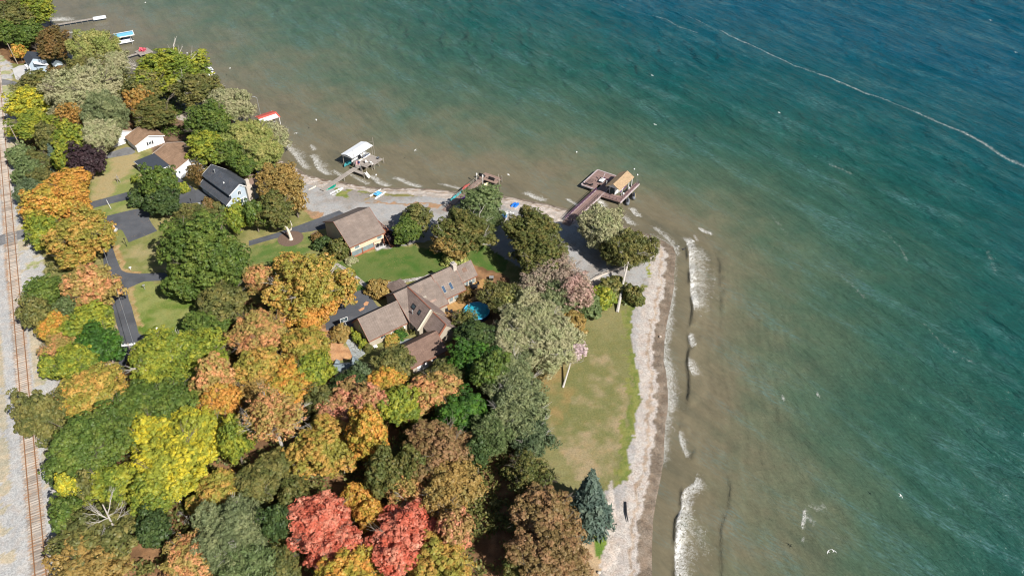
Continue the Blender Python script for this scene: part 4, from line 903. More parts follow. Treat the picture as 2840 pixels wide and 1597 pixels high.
# --- lower left
T('small bright yellow tree at the edge of the rails', 167, 1222, 22, 38, 'r', 'Y', hfix=9)
T('olive green tree behind the small yellow tree', 205, 1240, 34, 40, 'r', 'OG')
T('green gold tree with white dead branches in front', 275, 1225, 60, 46, 'r', 'YG')
T('white dead tree with bare forked branches', 262, 1275, 50, 50, 'x', 'G', barkm=M['barkl'], hfix=12.5)
T('green tree at the rails near the bottom left', 170, 1300, 36, 44, 'r', 'G')
T('tan green tree in the bottom left corner of the wood', 245, 1350, 76, 56, 'r', 'OG')
T('olive tan tree at the bottom edge by the rails', 230, 1415, 72, 42, 'r', 'T')
T('bright green tree between the dead tree and the pale giant', 375, 1250, 46, 46, 'r', 'YG')
T('dark green tree below the bright green one', 385, 1330, 36, 40, 'r', 'DG')
T('grey bare tree in the dark gap of the lower wood', 445, 1240, 28, 30, 'x', 'G', barkm=M['barkl'])
T('coral green maple left of the bare grey tree', 545, 1245, 54, 44, 'r', 'GO')
T('big pale green poplar near the bottom edge', 580, 1340, 82, 68, 'w', 'SG', barkm=BL)
T('pale green poplar foliage at the bottom edge', 620, 1425, 70, 40, 'w', 'GG', barkm=BL)
T('orange tan maple at the bottom edge left of the poplar', 485, 1400, 60, 46, 'r', 'C')
T('olive tree right of the coral green maple', 645, 1225, 52, 44, 'r', 'OG')
T('dark olive tree in the shade left of the red maple', 695, 1315, 34, 52, 'r', 'DG')
T('olive tan tree above the dark gap left of the red maple', 700, 1180, 50, 44, 'r', 'OG')
T('dark green tree under the orange gold maple', 740, 1250, 34, 34, 'r', 'DO')
T('dark gold tree in the shade of the tan giant', 1035, 1170, 34, 40, 'r', 'DO')
T('yellow olive tree at the bottom edge left of the red maples', 700, 1430, 46, 36, 'r', 'OG')
T('dark green shade tree right of the rust maple', 1200, 1140, 30, 40, 'r', 'DG')
# --- point shrubs
for lab, x, y, a, b, p in [('green and yellow thicket on the point above the field', 1540, 726, 27, 15, 'OG'), ('yellow flecked shrub by the leaning trunk', 1520, 745, 26, 18, 'YG'), ('brown green shrub at the beach edge of the point', 1592, 745, 18, 22, 'DO'), ('green shrub below the point at the field corner', 1480, 770, 26, 22, 'GG'), ('tan shrub at the top left corner of the field', 1445, 812, 24, 22, 'T')]:
    tree('shrub', lab, x, y, a, b, 'b', p, cat='shrub', group='shrubs on the point')
for lab, x, y, a, b, p in [('brown red shrub at the grey house corner', 578 / 1.1025, 568 / 1.1025, 12, 12, 'RB'), ('green shrub by the grey house wall', 546, 518, 9, 9, 'OG'), ('round pale green shrub by the grey house front', 564, 526, 8, 8, 'GG'),
    ('orange brown tree shrub by the drive entry', 955, 727, 24, 21, 'T'), ('red brown shrub at the tan house left wall', 797, 598, 10, 10, 'RB'), ('clipped dark hedge end by the tan house left wall', 815, 614, 17, 15, 'DG'), ('dark hedge along the tan house left wall', 832, 632, 14, 13, 'OG'),
    ('spreading brown green shrub tree at the tan house corner', 855, 628, 21, 24, 'DO'), ('pale flowering bush in the round bed', 884, 656, 11, 5, 'S'), ('purple red shrub behind the tan house steps', 990, 600, 18, 16, 'PU'),
    ('small round clipped shrub by the house corner', 885, 833, 6, 8, 'YG'), ('low yellow hedge beside the stone path', 898, 850, 10, 12, 'YG'), ('yellow green hedge end by the stone path', 914, 866, 9, 11, 'YG'), ('round clipped yew at the foot of the path hedge', 926, 876, 7, 9, 'OG'),
    ('round clipped yew by the courtyard window', 1008, 830, 7, 9, 'OG'), ('round clipped yew by the house gable', 1038, 835, 5, 9, 'OG'), ('bright green shrub in the courtyard', 1003, 842, 13, 9, 'BG'), ('golden shrubs under the courtyard wall', 985, 857, 15, 8, 'GO'),
    ('orange brown sapling near the basketball hoop', 857, 838, 18, 16, 'T'), ('pale blossom shrub at the garage gable', 1070, 895, 16, 13, 'S'), ('small yellow green bush in the lawn bed', 340, 497 / 1.1025, 7, 8, 'YG'), ('golden bush by the chimney end of the house', 1145, 653, 22, 8, 'WY')]:
    S_(lab, x, y, a, b, p)
S_('dark brown shrub under the amber deck stairs', 1165, 742, 18, 16, 'RB'); S_('dull red bush by the railway crossing', 106, 645 / 1.1025 + 5, 10, 9, 'PU')
for lab, x, y in [('grey bare sapling in the dark gap by the orange tan maple', 400, 1275), ('grey bare sapling left of the pale poplar', 470, 1300), ('grey bare sapling below the bright green tree', 420, 1345)]:
    T(lab, x, y, 18, 18, 'x', 'G', barkm=BL, group='bare saplings in the wood')
# ================================================================== BUILDINGS
def win(top, side, off, u, z, w, h, n=1, name='window', glass='glass', frame='white'):
    """window frame and pane on the wall that lies at off; u, z is its centre"""
    def bx(m, a, b, c, d, p0, p1):
        if side == 'f': m.box(a, b, off - p1, off - p0, c, d)
        elif side == 'b': m.box(a, b, off + p0, off + p1, c, d)
        elif side == 'l': m.box(off - p1, off - p0, a, b, c, d)
        else: m.box(off + p0, off + p1, a, b, c, d)
    m = MB(); t_ = .09
    bx(m, u - w / 2, u - w / 2 + t_, z - h / 2, z + h / 2, 0, .07); bx(m, u + w / 2 - t_, u + w / 2, z - h / 2, z + h / 2, 0, .07)
    bx(m, u - w / 2 + t_, u + w / 2 - t_, z - h / 2, z - h / 2 + t_, 0, .07); bx(m, u - w / 2 + t_, u + w / 2 - t_, z + h / 2 - t_, z + h / 2, 0, .07)
    for k in range(1, n): bx(m, u - w / 2 + w * k / n - .03, u - w / 2 + w * k / n + .03, z - h / 2 + t_, z + h / 2 - t_, 0, .06)
    f = m.build(name, M[frame], top); m = MB(); bx(m, u - w / 2 + t_, u + w / 2 - t_, z - h / 2 + t_, z + h / 2 - t_, .005, .03); m.build('pane', M[glass], f); return f
def wing(top, x0, x1, sec, roofs, wall, roof, base=0, name='wall', th=.14, trim=None, over=.35):
    """walls with the cross section sec (list of y, z) from x0 to x1 and sloping roofs [(y0,z0,y1,z1)]"""
    m = MB(); n = len(sec); k = 0
    v = [(x0, y, z) for y, z in sec] + [(x1, y, z) for y, z in sec]
    f = [tuple(range(n)), tuple(reversed(range(n, 2 * n)))] + [(i, i + n, (i + 1) % n + n, (i + 1) % n) for i in range(n)]
    m.add(v, f); m.build(name, M[wall], top)
    m = MB(); 
    for (y0, z0, y1, z1) in roofs: m.slab([(x0 - over, y0, z0 + th), (x1 + over, y0, z0 + th), (x1 + over, y1, z1 + th), (x0 - over, y1, z1 + th)], th)
    r = m.build('roof', M[roof], top)
    if trim:
        m = MB()
        for (y0, z0, y1, z1) in roofs:
            for xx in (x0 - over - .03, x1 + over + .03): m.bar((xx, y0, z0 + .03), (xx, y1, z1 + .03), .06, .24)
        e = min(roofs, key=lambda q: q[0]); m.box(x0 - over, x1 + over, e[0] - .04, e[0] - .003, e[1] - .14, e[1] + .10)
        m.build('roof_trim', M[trim], r)
    return r
def gable(D, r, ze, zr, zb=None): return [(0, 0), (0, ze), (r, zr), (D, zb if zb is not None else ze), (D, 0)]
def groof(D, r, ze, zr, zb=None, ov=.45):
    zb = ze if zb is None else zb; s1 = (zr - ze) / r; s2 = (zr - zb) / (D - r)
    return [(-ov, ze - s1 * ov, r, zr), (D + ov, zb - s2 * ov, r, zr)]
def house(name, label, p, ang, cat='house', group=None): return thing(name, label, cat, (p[0], p[1], 0), rad(ang), group)

# --- tan two storey house
H1 = house('lake_house', 'two storey cream house with brown roof and russet corner posts by the gravel yard', W(976.5, 717.5), 39)
m = MB(); m.box(0, 9.4, .0, 9.8, 2.15, 3.9)   # upper storey
sec = [(0, 1.9), (0, 3.9), (6.3, 7.4), (12.2, 4.2), (12.2, 0), (1.2, 0), (1.2, 1.9)]
wing(H1, 0, 9.2, sec, [(-.45, 3.62, 6.3, 7.4), (12.6, 3.95, 6.3, 7.4)], 'cream', 'roofb', trim='redtrim')
m = MB()
for x in (.08, 3.05, 6.3, 9.12): m.box(x - .1, x + .1, .0, .2, 0, 1.9)
m.box(0, 6.3, .03, .10, 0, .12); m.build('corner_post', M['redtrim'], H1)
m = MB(); m.box(.2, 2.9, .06, .10, .12, 1.85); m.box(3.2, 6.2, .06, .10, .55, 1.85); o = m.build('porch_screen', M['glassl'], H1)
m = MB(); m.box(.2, 2.9, .04, .058, .12, .5); m.box(3.2, 6.2, .04, .058, .12, .62); m.build('porch_panel', M['deckr'], H1)
m = MB(); m.box(-.06, 9.26, -.04, -.002, 3.35, 3.6); m.build('eave_board', M['redtrim'], H1)
win(H1, 'f', 0, 1.75, 2.85, 1.45, 1.25, 1, glass='glassl'); win(H1, 'f', 0, 8.0, 2.85, 1.45, 1.25, 1, glass='glassl')
for u in (3.4, 5.3): win(H1, 'l', 0, u, 2.6, .8, 1.1, 1, frame='trim')
win(H1, 'r', 9.2, 3.2, 2.9, 1.6, 1.5, 2); win(H1, 'r', 9.2, 7.0, 2.9, 1.6, 1.5, 2)
m = MB(); m.box(6.4, 9.2, -.9, 1.1, .0, .10); m.build('patio_slab', M['conc'], H1)
bal = MB(); bal.box(9.22, 11.1, .4, 10.4, 2.15, 2.35); bo = bal.build('balcony', M['deckr'], H1)
m = MB()
for y in np.arange(.45, 10.5, .9): m.bar((11.05, y, 2.35), (11.05, y, 3.3), .08)
m.bar((11.05, .45, 3.3), (11.05, 10.4, 3.3), .12); m.bar((11.05, .45, 2.6), (11.05, 10.4, 2.6), .06); m.bar((9.3, .45, 3.3), (11.05, .45, 3.3), .12); m.bar((9.3, 10.4, 3.3), (11.05, 10.4, 3.3), .12)
for x in np.arange(9.4, 11, .3): m.bar((x, .45, 2.35), (x, .45, 3.3), .04)
for y in np.arange(.6, 10.4, .3): m.bar((11.05, y, 2.4), (11.05, y, 3.25), .035)
m.build('railing', M['redtrim'], bo)
m = MB()
for y in (.5, 5.2, 10.2): m.bar((10.95, y, 0), (10.95, y, 2.15), .16)
m.build('balcony_post', M['redtrim'], bo)
m = MB()
for k in range(7): m.box(9.6 + k * .0, 11.1, -.5 - k * .3, -.2 - k * .3, 1.9 - k * .3, 2.0 - k * .3)
m.bar((11.15, .2, 3.0), (11.15, -2.4, .9), .08); m.bar((9.55, .2, 3.0), (9.55, -2.4, .9), .08)
m.build('stairs', M['deckr'], H1)
for k, (x, y) in enumerate([(7.2, .3), (8.2, .2)]):
    t_ = thing('patio_chair', ['dark patio chair under the tan house, nearer the screen', 'dark patio chair under the tan house, at the open corner'][k], 'chair', tuple(H1.matrix_basis @ Vector((x, y - .4, .1)))); q = MB(); q.box(-.3, .3, -.3, .3, .36, .44); q.build('seat', M['dark'], t_); q = MB(); q.box(-.3, .3, .25, .32, .44, .9); q.build('backrest', M['dark'], t_)
    for sx in (-.25, .25):
        for sy in (-.25, .25): q = MB(); q.bar((sx, sy, 0), (sx, sy, .36), .05); q.build('leg', M['dark'], t_)

# --- large L shaped house
O2 = Vector((-30.0, 121.0, 0)); H2 = house('brown_roof_house', 'long beige house with many brown gabled roofs beside the round pool', O2, 37.5)
F2 = Matrix.Translation(O2) @ Matrix.Rotation(rad(37.5), 4, 'Z')
def w2(x, y, z=0): return F2 @ Vector((x, y, z))
wing(H2, 0, 9.6, gable(6.8, 3.6, 2.3, 5.7), groof(6.8, 3.6, 2.3, 5.7, ov=.3), 'beige', 'roofb', trim='redtrim', over=.2)
wing(H2, 9.62, 19.3, [(-.6, 0), (-.6, 3.0), (5, 6.6), (9, 3.4), (9, 0)], [(-1.1, 2.68, 5, 6.6), (9.4, 3.1, 5, 6.6)], 'beige', 'roofb', trim='redtrim', over=.2)
wing(H2, 19.32, 25.0, [(.9, 0), (.9, 3.3), (5, 6.9), (9, 3.4), (9, 0)], [(.35, 2.82, 5, 6.9), (9.4, 3.1, 5, 6.9)], 'beige', 'roofb', trim='redtrim', over=.12)
wing(H2, 25.02, 30.1, [(3.7, 0), (3.7, 2.9), (5.9, 5.3), (8.4, 2.9), (8.4, 0)], [(3.25, 2.42, 5.9, 5.3), (8.8, 2.5, 5.9, 5.3)], 'beige', 'roofb', over=.3, trim='redtrim')
# cross wing, built along -y
def xwing(x0, x1, xr, y0, y1, ze, zr, ov=.5, rake=None):
    m = MB(); sec = [(x0, 0), (x0, ze), (xr, zr), (x1, ze), (x1, 0)]; n = 5
    m.add([(x, y0, z) for x, z in sec] + [(x, y1, z) for x, z in sec], [tuple(range(n)), tuple(reversed(range(n, 2 * n)))] + [(i, i + n, (i + 1) % n + n, (i + 1) % n) for i in range(n)])
    m.build('wall', M['beige'], H2); s1 = (zr - ze) / (xr - x0); s2 = (zr - ze) / (x1 - xr); m = MB()
    m.slab([(x0 - ov, y0 - .3, ze - s1 * ov + .15), (xr, y0 - .3, zr + .15), (xr, y1, zr + .15), (x0 - ov, y1, ze - s1 * ov + .15)], .15)
    m.slab([(x1 + ov, y0 - .3, ze - s2 * ov + .15), (xr, y0 - .3, zr + .15), (xr, y1, zr + .15), (x1 + ov, y1, ze - s2 * ov + .15)], .15)
    r = m.build('roof', M['roofb1'], H2); m = MB(); m.bar((xr, y0 - .3, zr + .17), (xr, y1, zr + .17), .22, .06); m.build('ridge_cap', M['redtrim'], r)
    m = MB(); m.bar((x0 - ov, y0 - .34, ze - s1 * ov + .03), (xr, y0 - .34, zr + .03), .08, .5); m.build('roof_trim', M['trim'] if y0 > -5 else M['redtrim'], r)
M['roofb1'] = shingle('brown_shingles_side', (.215, .160, .140), (.275, .208, .182), 0)
xwing(9.9, 16.4, 13.0, -4.0, 5.0, 3.3, 6.75); xwing(11.3, 16.2, 13.6, -8.6, -4.02, 2.9, 5.4, .4)
win(H2, 'f', 0, 3.3, 1.35, 1.3, .85, 2, frame='trim'); win(H2, 'f', 0, 6.3, 1.45, 1.3, .9, 2, frame='trim')
m = MB(); m.box(7.95, 8.75, -.06, -.003, .05, 2.05); d_ = m.build('door', M['white'], H2); m = MB(); m.box(8.1, 8.2, -.1, -.06, 1.0, 1.05); m.build('handle', M['dark'], d_)
m = MB(); m.box(5.25, 5.33, -.08, -.003, .05, 2.1); m.build('downpipe', M['white'], H2)
for u, z, w_, h_ in ((2.6, 3.2, .8, 1.3), (3.7, 3.2, .8, 1.3), (2.1, 1.2, .7, .9)): win(H2, 'l', 0, u, z, w_, h_, 1, frame='trim', glass='glassl' if z > 2 else 'glass')
for k in range(4): win(H2, 'f', .9, 20.05 + k * 1.32, 1.75, 1.22, 1.75, 1, frame='trim', glass='glassl')
for k in range(5): win(H2, 'f', 3.7, 25.65 + k * .93, 1.45, .9, 2.0, 1, frame='trim', glass='glassl')
win(H2, 'l', 9.9, -2.2, 1.6, .9, 1.1, 1, frame='trim')
# things on the roofs that belong to the house
def onroof(name, x, y, w_, l_, z, slope_axis, s, mat, t_=.10):
    m = MB()
    if slope_axis == 'y': m.slab([(x - w_ / 2, y - l_ / 2, z - s * l_ / 2 + t_), (x + w_ / 2, y - l_ / 2, z - s * l_ / 2 + t_), (x + w_ / 2, y + l_ / 2, z + s * l_ / 2 + t_), (x - w_ / 2, y + l_ / 2, z + s * l_ / 2 + t_)], t_)
    else: m.slab([(x - w_ / 2, y - l_ / 2, z - s * w_ / 2 + t_), (x + w_ / 2, y - l_ / 2, z + s * w_ / 2 + t_), (x + w_ / 2, y + l_ / 2, z + s * w_ / 2 + t_), (x - w_ / 2, y + l_ / 2, z - s * w_ / 2 + t_)], t_)
    return m.build(name, M[mat], H2)
for x in (20.3, 22.2):
    z = 6.9 - (5 - 1.9) * .878; f = onroof('skylight', x, 1.9, .75, 1.35, z + .14, 'y', .878, 'post', .12); g_ = MB(); q = MB(); z += .14
    q.slab([(x - .3, 1.33, z - .5 + .16), (x + .3, 1.33, z - .5 + .16), (x + .3, 2.47, z + .5 + .16), (x - .3, 2.47, z + .5 + .16)], .03); q.build('pane', M['glassb'], f)
for y, l_ in ((.3, 1.3), (-2.0, .8)):
    z = 3.3 + (11.4 - 9.9) * 1.11; f = onroof('skylight', 11.4, y, .75, l_, z + .15, 'x', 1.11, 'dark', .12); onroof('vent_hatch', 11.4, y, .4, l_ * .7, z + .27, 'x', 1.11, 'glass', .03).parent = f
m = MB(); m.tube([(10.6, -.6, 3.9), (10.6, -.6, 5.1)], .1, 8); m.tube([(10.6, -.6, 5.1), (10.6, -.6, 5.3)], [.17, .14], 8); m.build('flue_pipe', M['metal'], H2)
onroof('ridge_vent', 14.9, 1.9, 1.6, .35, 6.6 - 3.1 * .643 + .14, 'y', .643, 'post', .1); onroof('ridge_vent', 16.6, .6, 1.5, .4, 6.6 - 4.4 * .643 + .14, 'y', .643, 'dockb', .1); onroof('roof_hatch', 27.9, 4.9, 1.1, .7, 4.2 + .13, 'y', 1.09, 'roofb2', .06)
m = MB(); m.box(24.4, 25.3, 4.0, 5.2, 0, 7.7); m.box(24.3, 25.4, 3.9, 5.3, 7.7, 7.85); c_ = m.build('chimney', M['stone'], H2)
m = MB(); m.tube([(24.7, 4.6, 7.85), (24.7, 4.6, 8.25)], .14, 8); m.tube([(25.05, 4.6, 7.85), (25.05, 4.6, 8.15)], .12, 8); m.build('chimney_pot', M['metal'], c_)
m = MB(); A = (13.8, 11.2); h_ = 2.0
for sx, sy in ((-1, -1), (1, -1), (1, 1), (-1, 1)):
    pass
m.add([(A[0] - h_, A[1] - h_, 2.5), (A[0] + h_, A[1] - h_, 2.5), (A[0] + h_, A[1] + h_, 2.5), (A[0] - h_, A[1] + h_, 2.5), (A[0], A[1], 4.2), (A[0], 8.2, 4.2)], [(3, 2, 1, 0), (3, 0, 5, 4), (2, 3, 4), (1, 2, 4, 5), (0, 1, 5)])
m.build('porch_roof', M['roofb1'], H2)
m = MB()
for sx in (-1, 1): m.bar((A[0] + sx * 1.7, A[1] + 1.7, 0), (A[0] + sx * 1.7, A[1] + 1.7, 2.5), .18)
m.build('porch_post', M['trim'], H2)
# amber deck behind the sunroom
m = MB(); m.prism([(25.0, 3.66), (32.2, 3.66), (32.4, -1.4), (24.6, -1.2), (24.4, .86), (19.4, .86), (18.6, -.5), (18.4, -2.6), (23.8, -2.9), (24.6, -1.2)][:3] + [(24.9, -1.4), (23.5, -2.9), (18.0, -2.6), (18.0, -.66), (19.3, -.66), (19.3, .86), (25.0, .86)], .1, .45); dk = m.build('deck', M['decko'], H2)
m = MB(); rp = [(24.9, -1.4), (30.6, -1.6)]
for a, b in ((rp[0], rp[1]), ((30.6, -1.6), (30.9, .9)), ((23.5, -2.9), (24.9, -1.4)), ((32.3, -1.2), (32.2, 1.2))):
    m.bar((a[0], a[1], 1.35), (b[0], b[1], 1.35), .13, .06)
    for k in range(6): f_ = k / 5; x, y = a[0] + (b[0] - a[0]) * f_, a[1] + (b[1] - a[1]) * f_; m.bar((x, y, .45), (x, y, 1.35), .09)
m.build('railing', M['decko'], dk)
# garage
H3 = house('garage', 'beige garage with warm brown roof half in shade below the large house', w2(3.1, -12.2), 37.5, 'garage')
wing(H3, 0, 7.8, gable(6.6, 3.7, 2.3, 4.5), groof(6.6, 3.7, 2.3, 4.5, ov=.35), 'beige', 'roofb2', over=.5, trim='redtrim')
m = MB(); m.box(1.0, 3.6, -.06, -.003, .02, 2.1); m.build('garage_door', M['whites'], H3); win(H3, 'f', 0, 5.0, 1.4, .9, .9, 1); win(H3, 'l', 0, 3.2, 1.5, .8, .9, 1)
# pool
pc = W(1322, 862, 1.0); P1 = thing('pool', 'round above ground pool of bright blue water beside the amber deck', 'pool', (pc.x, pc.y, 0))
ring = [(2.9 * math.cos(k * .2618), 2.9 * math.sin(k * .2618)) for k in range(24)]
m = MB(); m.prism(ring, 0, 1.0); m.build('pool_wall', M['navy'], P1)
t = NT('pool_water'); c = t.coord(); pwm = t.out(t.mix(t.noise(c, 1.2, 3), (.015, .26, .38), (.04, .40, .50)), .06)
m = MB(); m.prism([(x * .95, y * .95) for x, y in ring], 1.0, 1.01); m.build('water_surface', pwm, P1)
m = MB(); m.tube([(x * .985, y * .985, 1.04) for x, y in ring] + [(ring[0][0] * .985, ring[0][1] * .985, 1.04)], .09, 6, False); m.build('pool_rim', M['azure'], P1)
# patio furniture on the deck
def chair(lab, loc, rz, mat='dark', group=None, adk=False, cat='chair', name='patio_chair', s=1.0):
    t_ = thing(name, lab, cat, loc, rz, group); t_.scale = (s, s, s)
    if adk:
        q = MB(); q.slab([(-.3, -.35, .42), (.3, -.35, .42), (.3, .3, .26), (-.3, .3, .26)], .05); q.build('seat', M[mat], t_)
        q = MB(); q.slab([(-.32, .28, .28), (.32, .28, .28), (.32, .62, 1.05), (-.32, .62, 1.05)], .05); q.build('backrest', M[mat], t_)
        q = MB(); q.box(-.42, -.28, -.4, .35, .58, .62); q.box(.28, .42, -.4, .35, .58, .62); q.build('armrest', M[mat], t_)
    else:
        q = MB(); q.box(-.28, .28, -.28, .28, .40, .46); q.build('seat', M[mat], t_); q = MB(); q.box(-.28, .28, .24, .30, .46, 1.0); q.build('backrest', M[mat], t_)
    for sx in (-.27, .27):
        for sy in (-.3, .25): q = MB(); q.bar((sx, sy, 0), (sx, sy, .42), .06); q.build('leg', M[mat], t_)
    return t_
t_ = thing('patio_table', 'round black patio table on the amber deck', 'table', w2(28.3, 1.9, .45), rad(37)); q = MB(); q.tube([(0, 0, .68), (0, 0, .74)], .85, 20); q.build('tabletop', M['dark'], t_); q = MB(); q.tube([(0, 0, 0), (0, 0, .68)], [.3, .08], 10); q.build('base', M['dark'], t_)
for k, (lab, x, y, a) in enumerate([('between the table and the glass doors, left one', 27.2, 2.8, 20), ('between the table and the glass doors, right one', 28.5, 3.1, -10), ('at the far right end of the table', 29.7, 2.4, -70), ('at the left end of the table', 26.9, 1.6, 90), ('against the wall left of the table', 26.2, 2.6, 60)]):
    chair('black patio chair ' + lab, w2(x, y, .45), rad(37.5 + a), group='black chairs round the deck table')
chair('black lounge chair outside the sunroom corner', w2(19.0, -.2 - .9, .45), rad(37), group='black chairs beside the sunroom'); chair('black lounge chair below the sunroom corner, lower one', w2(19.6, -2.0, .45), rad(37), group='black chairs beside the sunroom')
t_ = thing('grill', 'pale grey covered box standing on the shaded part of the deck', 'box', tuple(W(1363, 776, .0))); q = MB(); q.box(-.45, .45, -.35, .35, 0, .8); q.build('body', M['dark'], t_); q = MB(); q.box(-.5, .5, -.4, .4, .8, .92); q.build('lid', M['metal'], t_)
# heat pump
t_ = thing('heat_pump', 'white heat pump unit under the courtyard window', 'heat pump', w2(5.2, -.75), rad(37.5)); q = MB(); q.box(-.45, .45, -.2, .2, .1, .95); q.build('casing', M['white'], t_); q = MB(); q.tube([(0, -.2, .52), (0, -.24, .52)], .3, 14); q.build('fan_grille', M['dark'], t_)
t_ = thing('bulkhead', 'small white hatch at the lower corner of the house wall', 'hatch', w2(.95, -.5), rad(37.5)); q = MB(); q.box(-.4, .4, -.3, .3, 0, .35); q.build('lid', M['white'], t_)
# basketball hoop
hp = W(964.5, 921.4); t_ = thing('basketball_hoop', 'basketball hoop with clear board on a grey post by the drive', 'basketball hoop', tuple(hp), rad(32))
q = MB(); q.tube([(0, 0, 0), (0, .05, 2.1), (-.1, .75, 2.9)], .075, 8); q.tube([(0, 0, 1.6), (-.1, .75, 2.6)], .04, 5); q.build('post', M['metal'], t_)
q = MB(); q.box(-.95, -.88, .78, .85, 2.5, 3.6); q.box(.68, .75, .78, .85, 2.5, 3.6); q.box(-.88, .68, .78, .85, 2.5, 2.57); q.box(-.88, .68, .78, .85, 3.53, 3.6); q.box(-.35, .15, .79, .84, 2.75, 2.8); q.box(-.35, .15, .79, .84, 3.15, 3.2); bo_ = q.build('backboard_frame', M['white'], t_)
q = MB(); q.box(-.88, .68, .80, .83, 2.57, 3.53); q.build('pane', M['glass'], bo_)
q = MB(); q.tube([(-.1 + .23 * math.cos(k * .524), 1.1 + .23 * math.sin(k * .524), 2.75) for k in range(13)], .02, 4, False); q.build('rim', M['redr'], t_)
# playhouse
ph = W(931, 1047); H4 = house('playhouse', 'small white playhouse with grey green roof and pointed turret', ph, 8, 'playhouse')
wing(H4, 0, 3.4, gable(2.4, 1.2, 1.5, 2.4), groof(2.4, 1.2, 1.5, 2.4, ov=.2), 'whites', 'roofg', over=.15)
m = MB(); m.box(3.3, 4.6, .2, 2.6, 0, 1.8); m.build('turret_wall', M['whites'], H4); m = MB(); m.add([(3.1, 0, 1.8), (4.8, 0, 1.8), (4.8, 2.8, 1.8), (3.1, 2.8, 1.8), (3.95, 1.6, 4.2)], [(3, 2, 1, 0), (0, 1, 4), (1, 2, 4), (2, 3, 4), (3, 0, 4)]); m.build('turret_roof', M['roofg'], H4)
m = MB(); m.add([(-.2, 2.0, 1.6), (1.0, 2.0, 1.6), (1.0, 3.2, 1.6), (-.2, 3.2, 1.6), (.4, 2.6, 2.7)], [(3, 2, 1, 0), (0, 1, 4), (1, 2, 4), (2, 3, 4), (3, 0, 4)]); m.build('porch_roof', M['roofg'], H4)
win(H4, 'f', 0, 1.7, .8, .6, .6, 2)

# --- grey blue cape house
g0 = Vector((-67.4, 178.0, 0)); H5 = house('cape_house', 'grey blue house with charcoal roof and pale chimney near the top of the gravel', g0, 136)
sec = [(0, 0), (0, 2.4), (4.5, 6.3), (7.4, 4.7), (7.4, 3.3), (8.8, 2.4), (8.8, 0)]
wing(H5, 0, 13.4, sec, [(-.6, 1.9, 4.5, 6.3), (7.9, 4.42, 4.5, 6.3), (9.4, 2.0, 7.42, 3.32)], 'greys', 'roofd', trim='white', over=.3)
m = MB(); m.box(-.95, -.05, 1.6, 3.2, 0, 5.2); m.box(-.85, -.15, 2.0, 2.9, 5.2, 7.0); m.build('chimney', M['stone'], H5)
win(H5, 'l', 0, 5.2, 1.3, 1.6, 1.5, 2); win(H5, 'l', 0, 3.9, 1.2, .9, 1.9, 1, glass='glassl'); win(H5, 'l', 0, 5.0, 3.9, 1.0, 1.2, 2)
for u in (2.2, 4.4, 7.0, 10.0): win(H5, 'b', 8.8, u, 1.3, .9, 1.1, 2)
for u in (3.0, 6.5, 9.8): win(H5, 'b', 7.4, u, 3.95, .8, .7, 1)
m = MB(); m.tube([(10.2, 5.6, 5.6), (10.2, 5.6, 6.7)], .1, 8); m.tube([(10.2, 5.6, 6.6), (10.2, 5.6, 6.85)], .2, 8); m.build('flue_pipe', M['metal'], H5)
m = MB(); m.box(4.5, 4.8, 6.2, 6.5, 5.2, 5.7); m.build('vent_pipe', M['white'], H5)
m = MB(); m.box(3.4, 9.5, -4.4, -.02, .0, .35); dd_ = m.build('deck', M['deckb'] if 'deckb' in M else M['dockb'], H5)
m = MB()
for a, b in (((3.4, -4.4), (9.5, -4.4)), ((3.4, -4.4), (3.4, -.2)), ((9.5, -4.4), (9.5, -.2))):
    m.bar((*a, 1.2), (*b, 1.2), .1)
    for k in range(8): f_ = k / 7; x, y = a[0] + (b[0] - a[0]) * f_, a[1] + (b[1] - a[1]) * f_; m.bar((x, y, .35), (x, y, 1.2), .07)
m.build('railing', M['dockb'], dd_)
for k, (a, b) in enumerate([(714.5, 490.5), (724.5, 496)]): chair('yellow deck chair on the brown deck, ' + ['farther one', 'nearer one'][k], tuple(W(a, b, .5)), 1.0 + k, 'yellow', 'yellow chairs on the brown deck')
chair('blue deck chair on the brown deck behind the charcoal roof', tuple(W(717, 483, .5)), 2.0, 'blue')
m = MB(); p = W(755, 470); m.bar(p, p + Vector((3, -2.5, 0)), .1, 1.2)

# --- brown ranch with carport, white cottages
H6 = house('ranch_house', 'white ranch house with brown roof and railed porch behind the carport', (-86.3, 194.1), 135)
wing(H6, 0, 12.2, gable(8.6, 4.3, 2.4, 3.9), groof(8.6, 4.3, 2.4, 3.9, ov=.4), 'whites', 'roofc', trim='white', over=.4)
win(H6, 'l', 0, 5.0, 1.5, .8, 1.4, 1); win(H6, 'l', 0, 7.6, 1.3, .7, .9, 1); win(H6, 'l', 0, 2.4, 1.5, 1.2, 1.1, 2)
m = MB(); m.box(-1.7, -.03, 1.2, 8.6, .3, .42)
for y in np.arange(1.25, 8.7, .3): m.bar((-1.65, y, .42), (-1.65, y, 1.2), .05)
m.bar((-1.65, 1.2, 1.2), (-1.65, 8.6, 1.2), .09); m.build('porch', M['white'], H6)
H7 = house('carport', 'black flat roofed carport beside the ranch house', (-104.6, 192.0), -45, 'carport')
m = MB(); m.slab([(-.3, -.3, 2.7), (9.0, -.3, 2.7), (9.0, 5.7, 2.85), (-.3, 5.7, 2.85)], .12); r_ = m.build('roof', M['roofk'], H7); m = MB(); m.box(9.02, 9.1, -.3, 5.7, 2.5, 2.86); m.box(-.3, 9.0, -.38, -.31, 2.48, 2.74); m.build('fascia', M['white'], r_)
m = MB(); m.box(0, 8.8, 5.3, 5.45, 0, 2.6); m.box(0, .15, .1, 5.3, 0, 2.6); m.box(.15, 8.6, .0, .12, 0, .9); m.build('wall', M['whites'], H7)
m = MB()
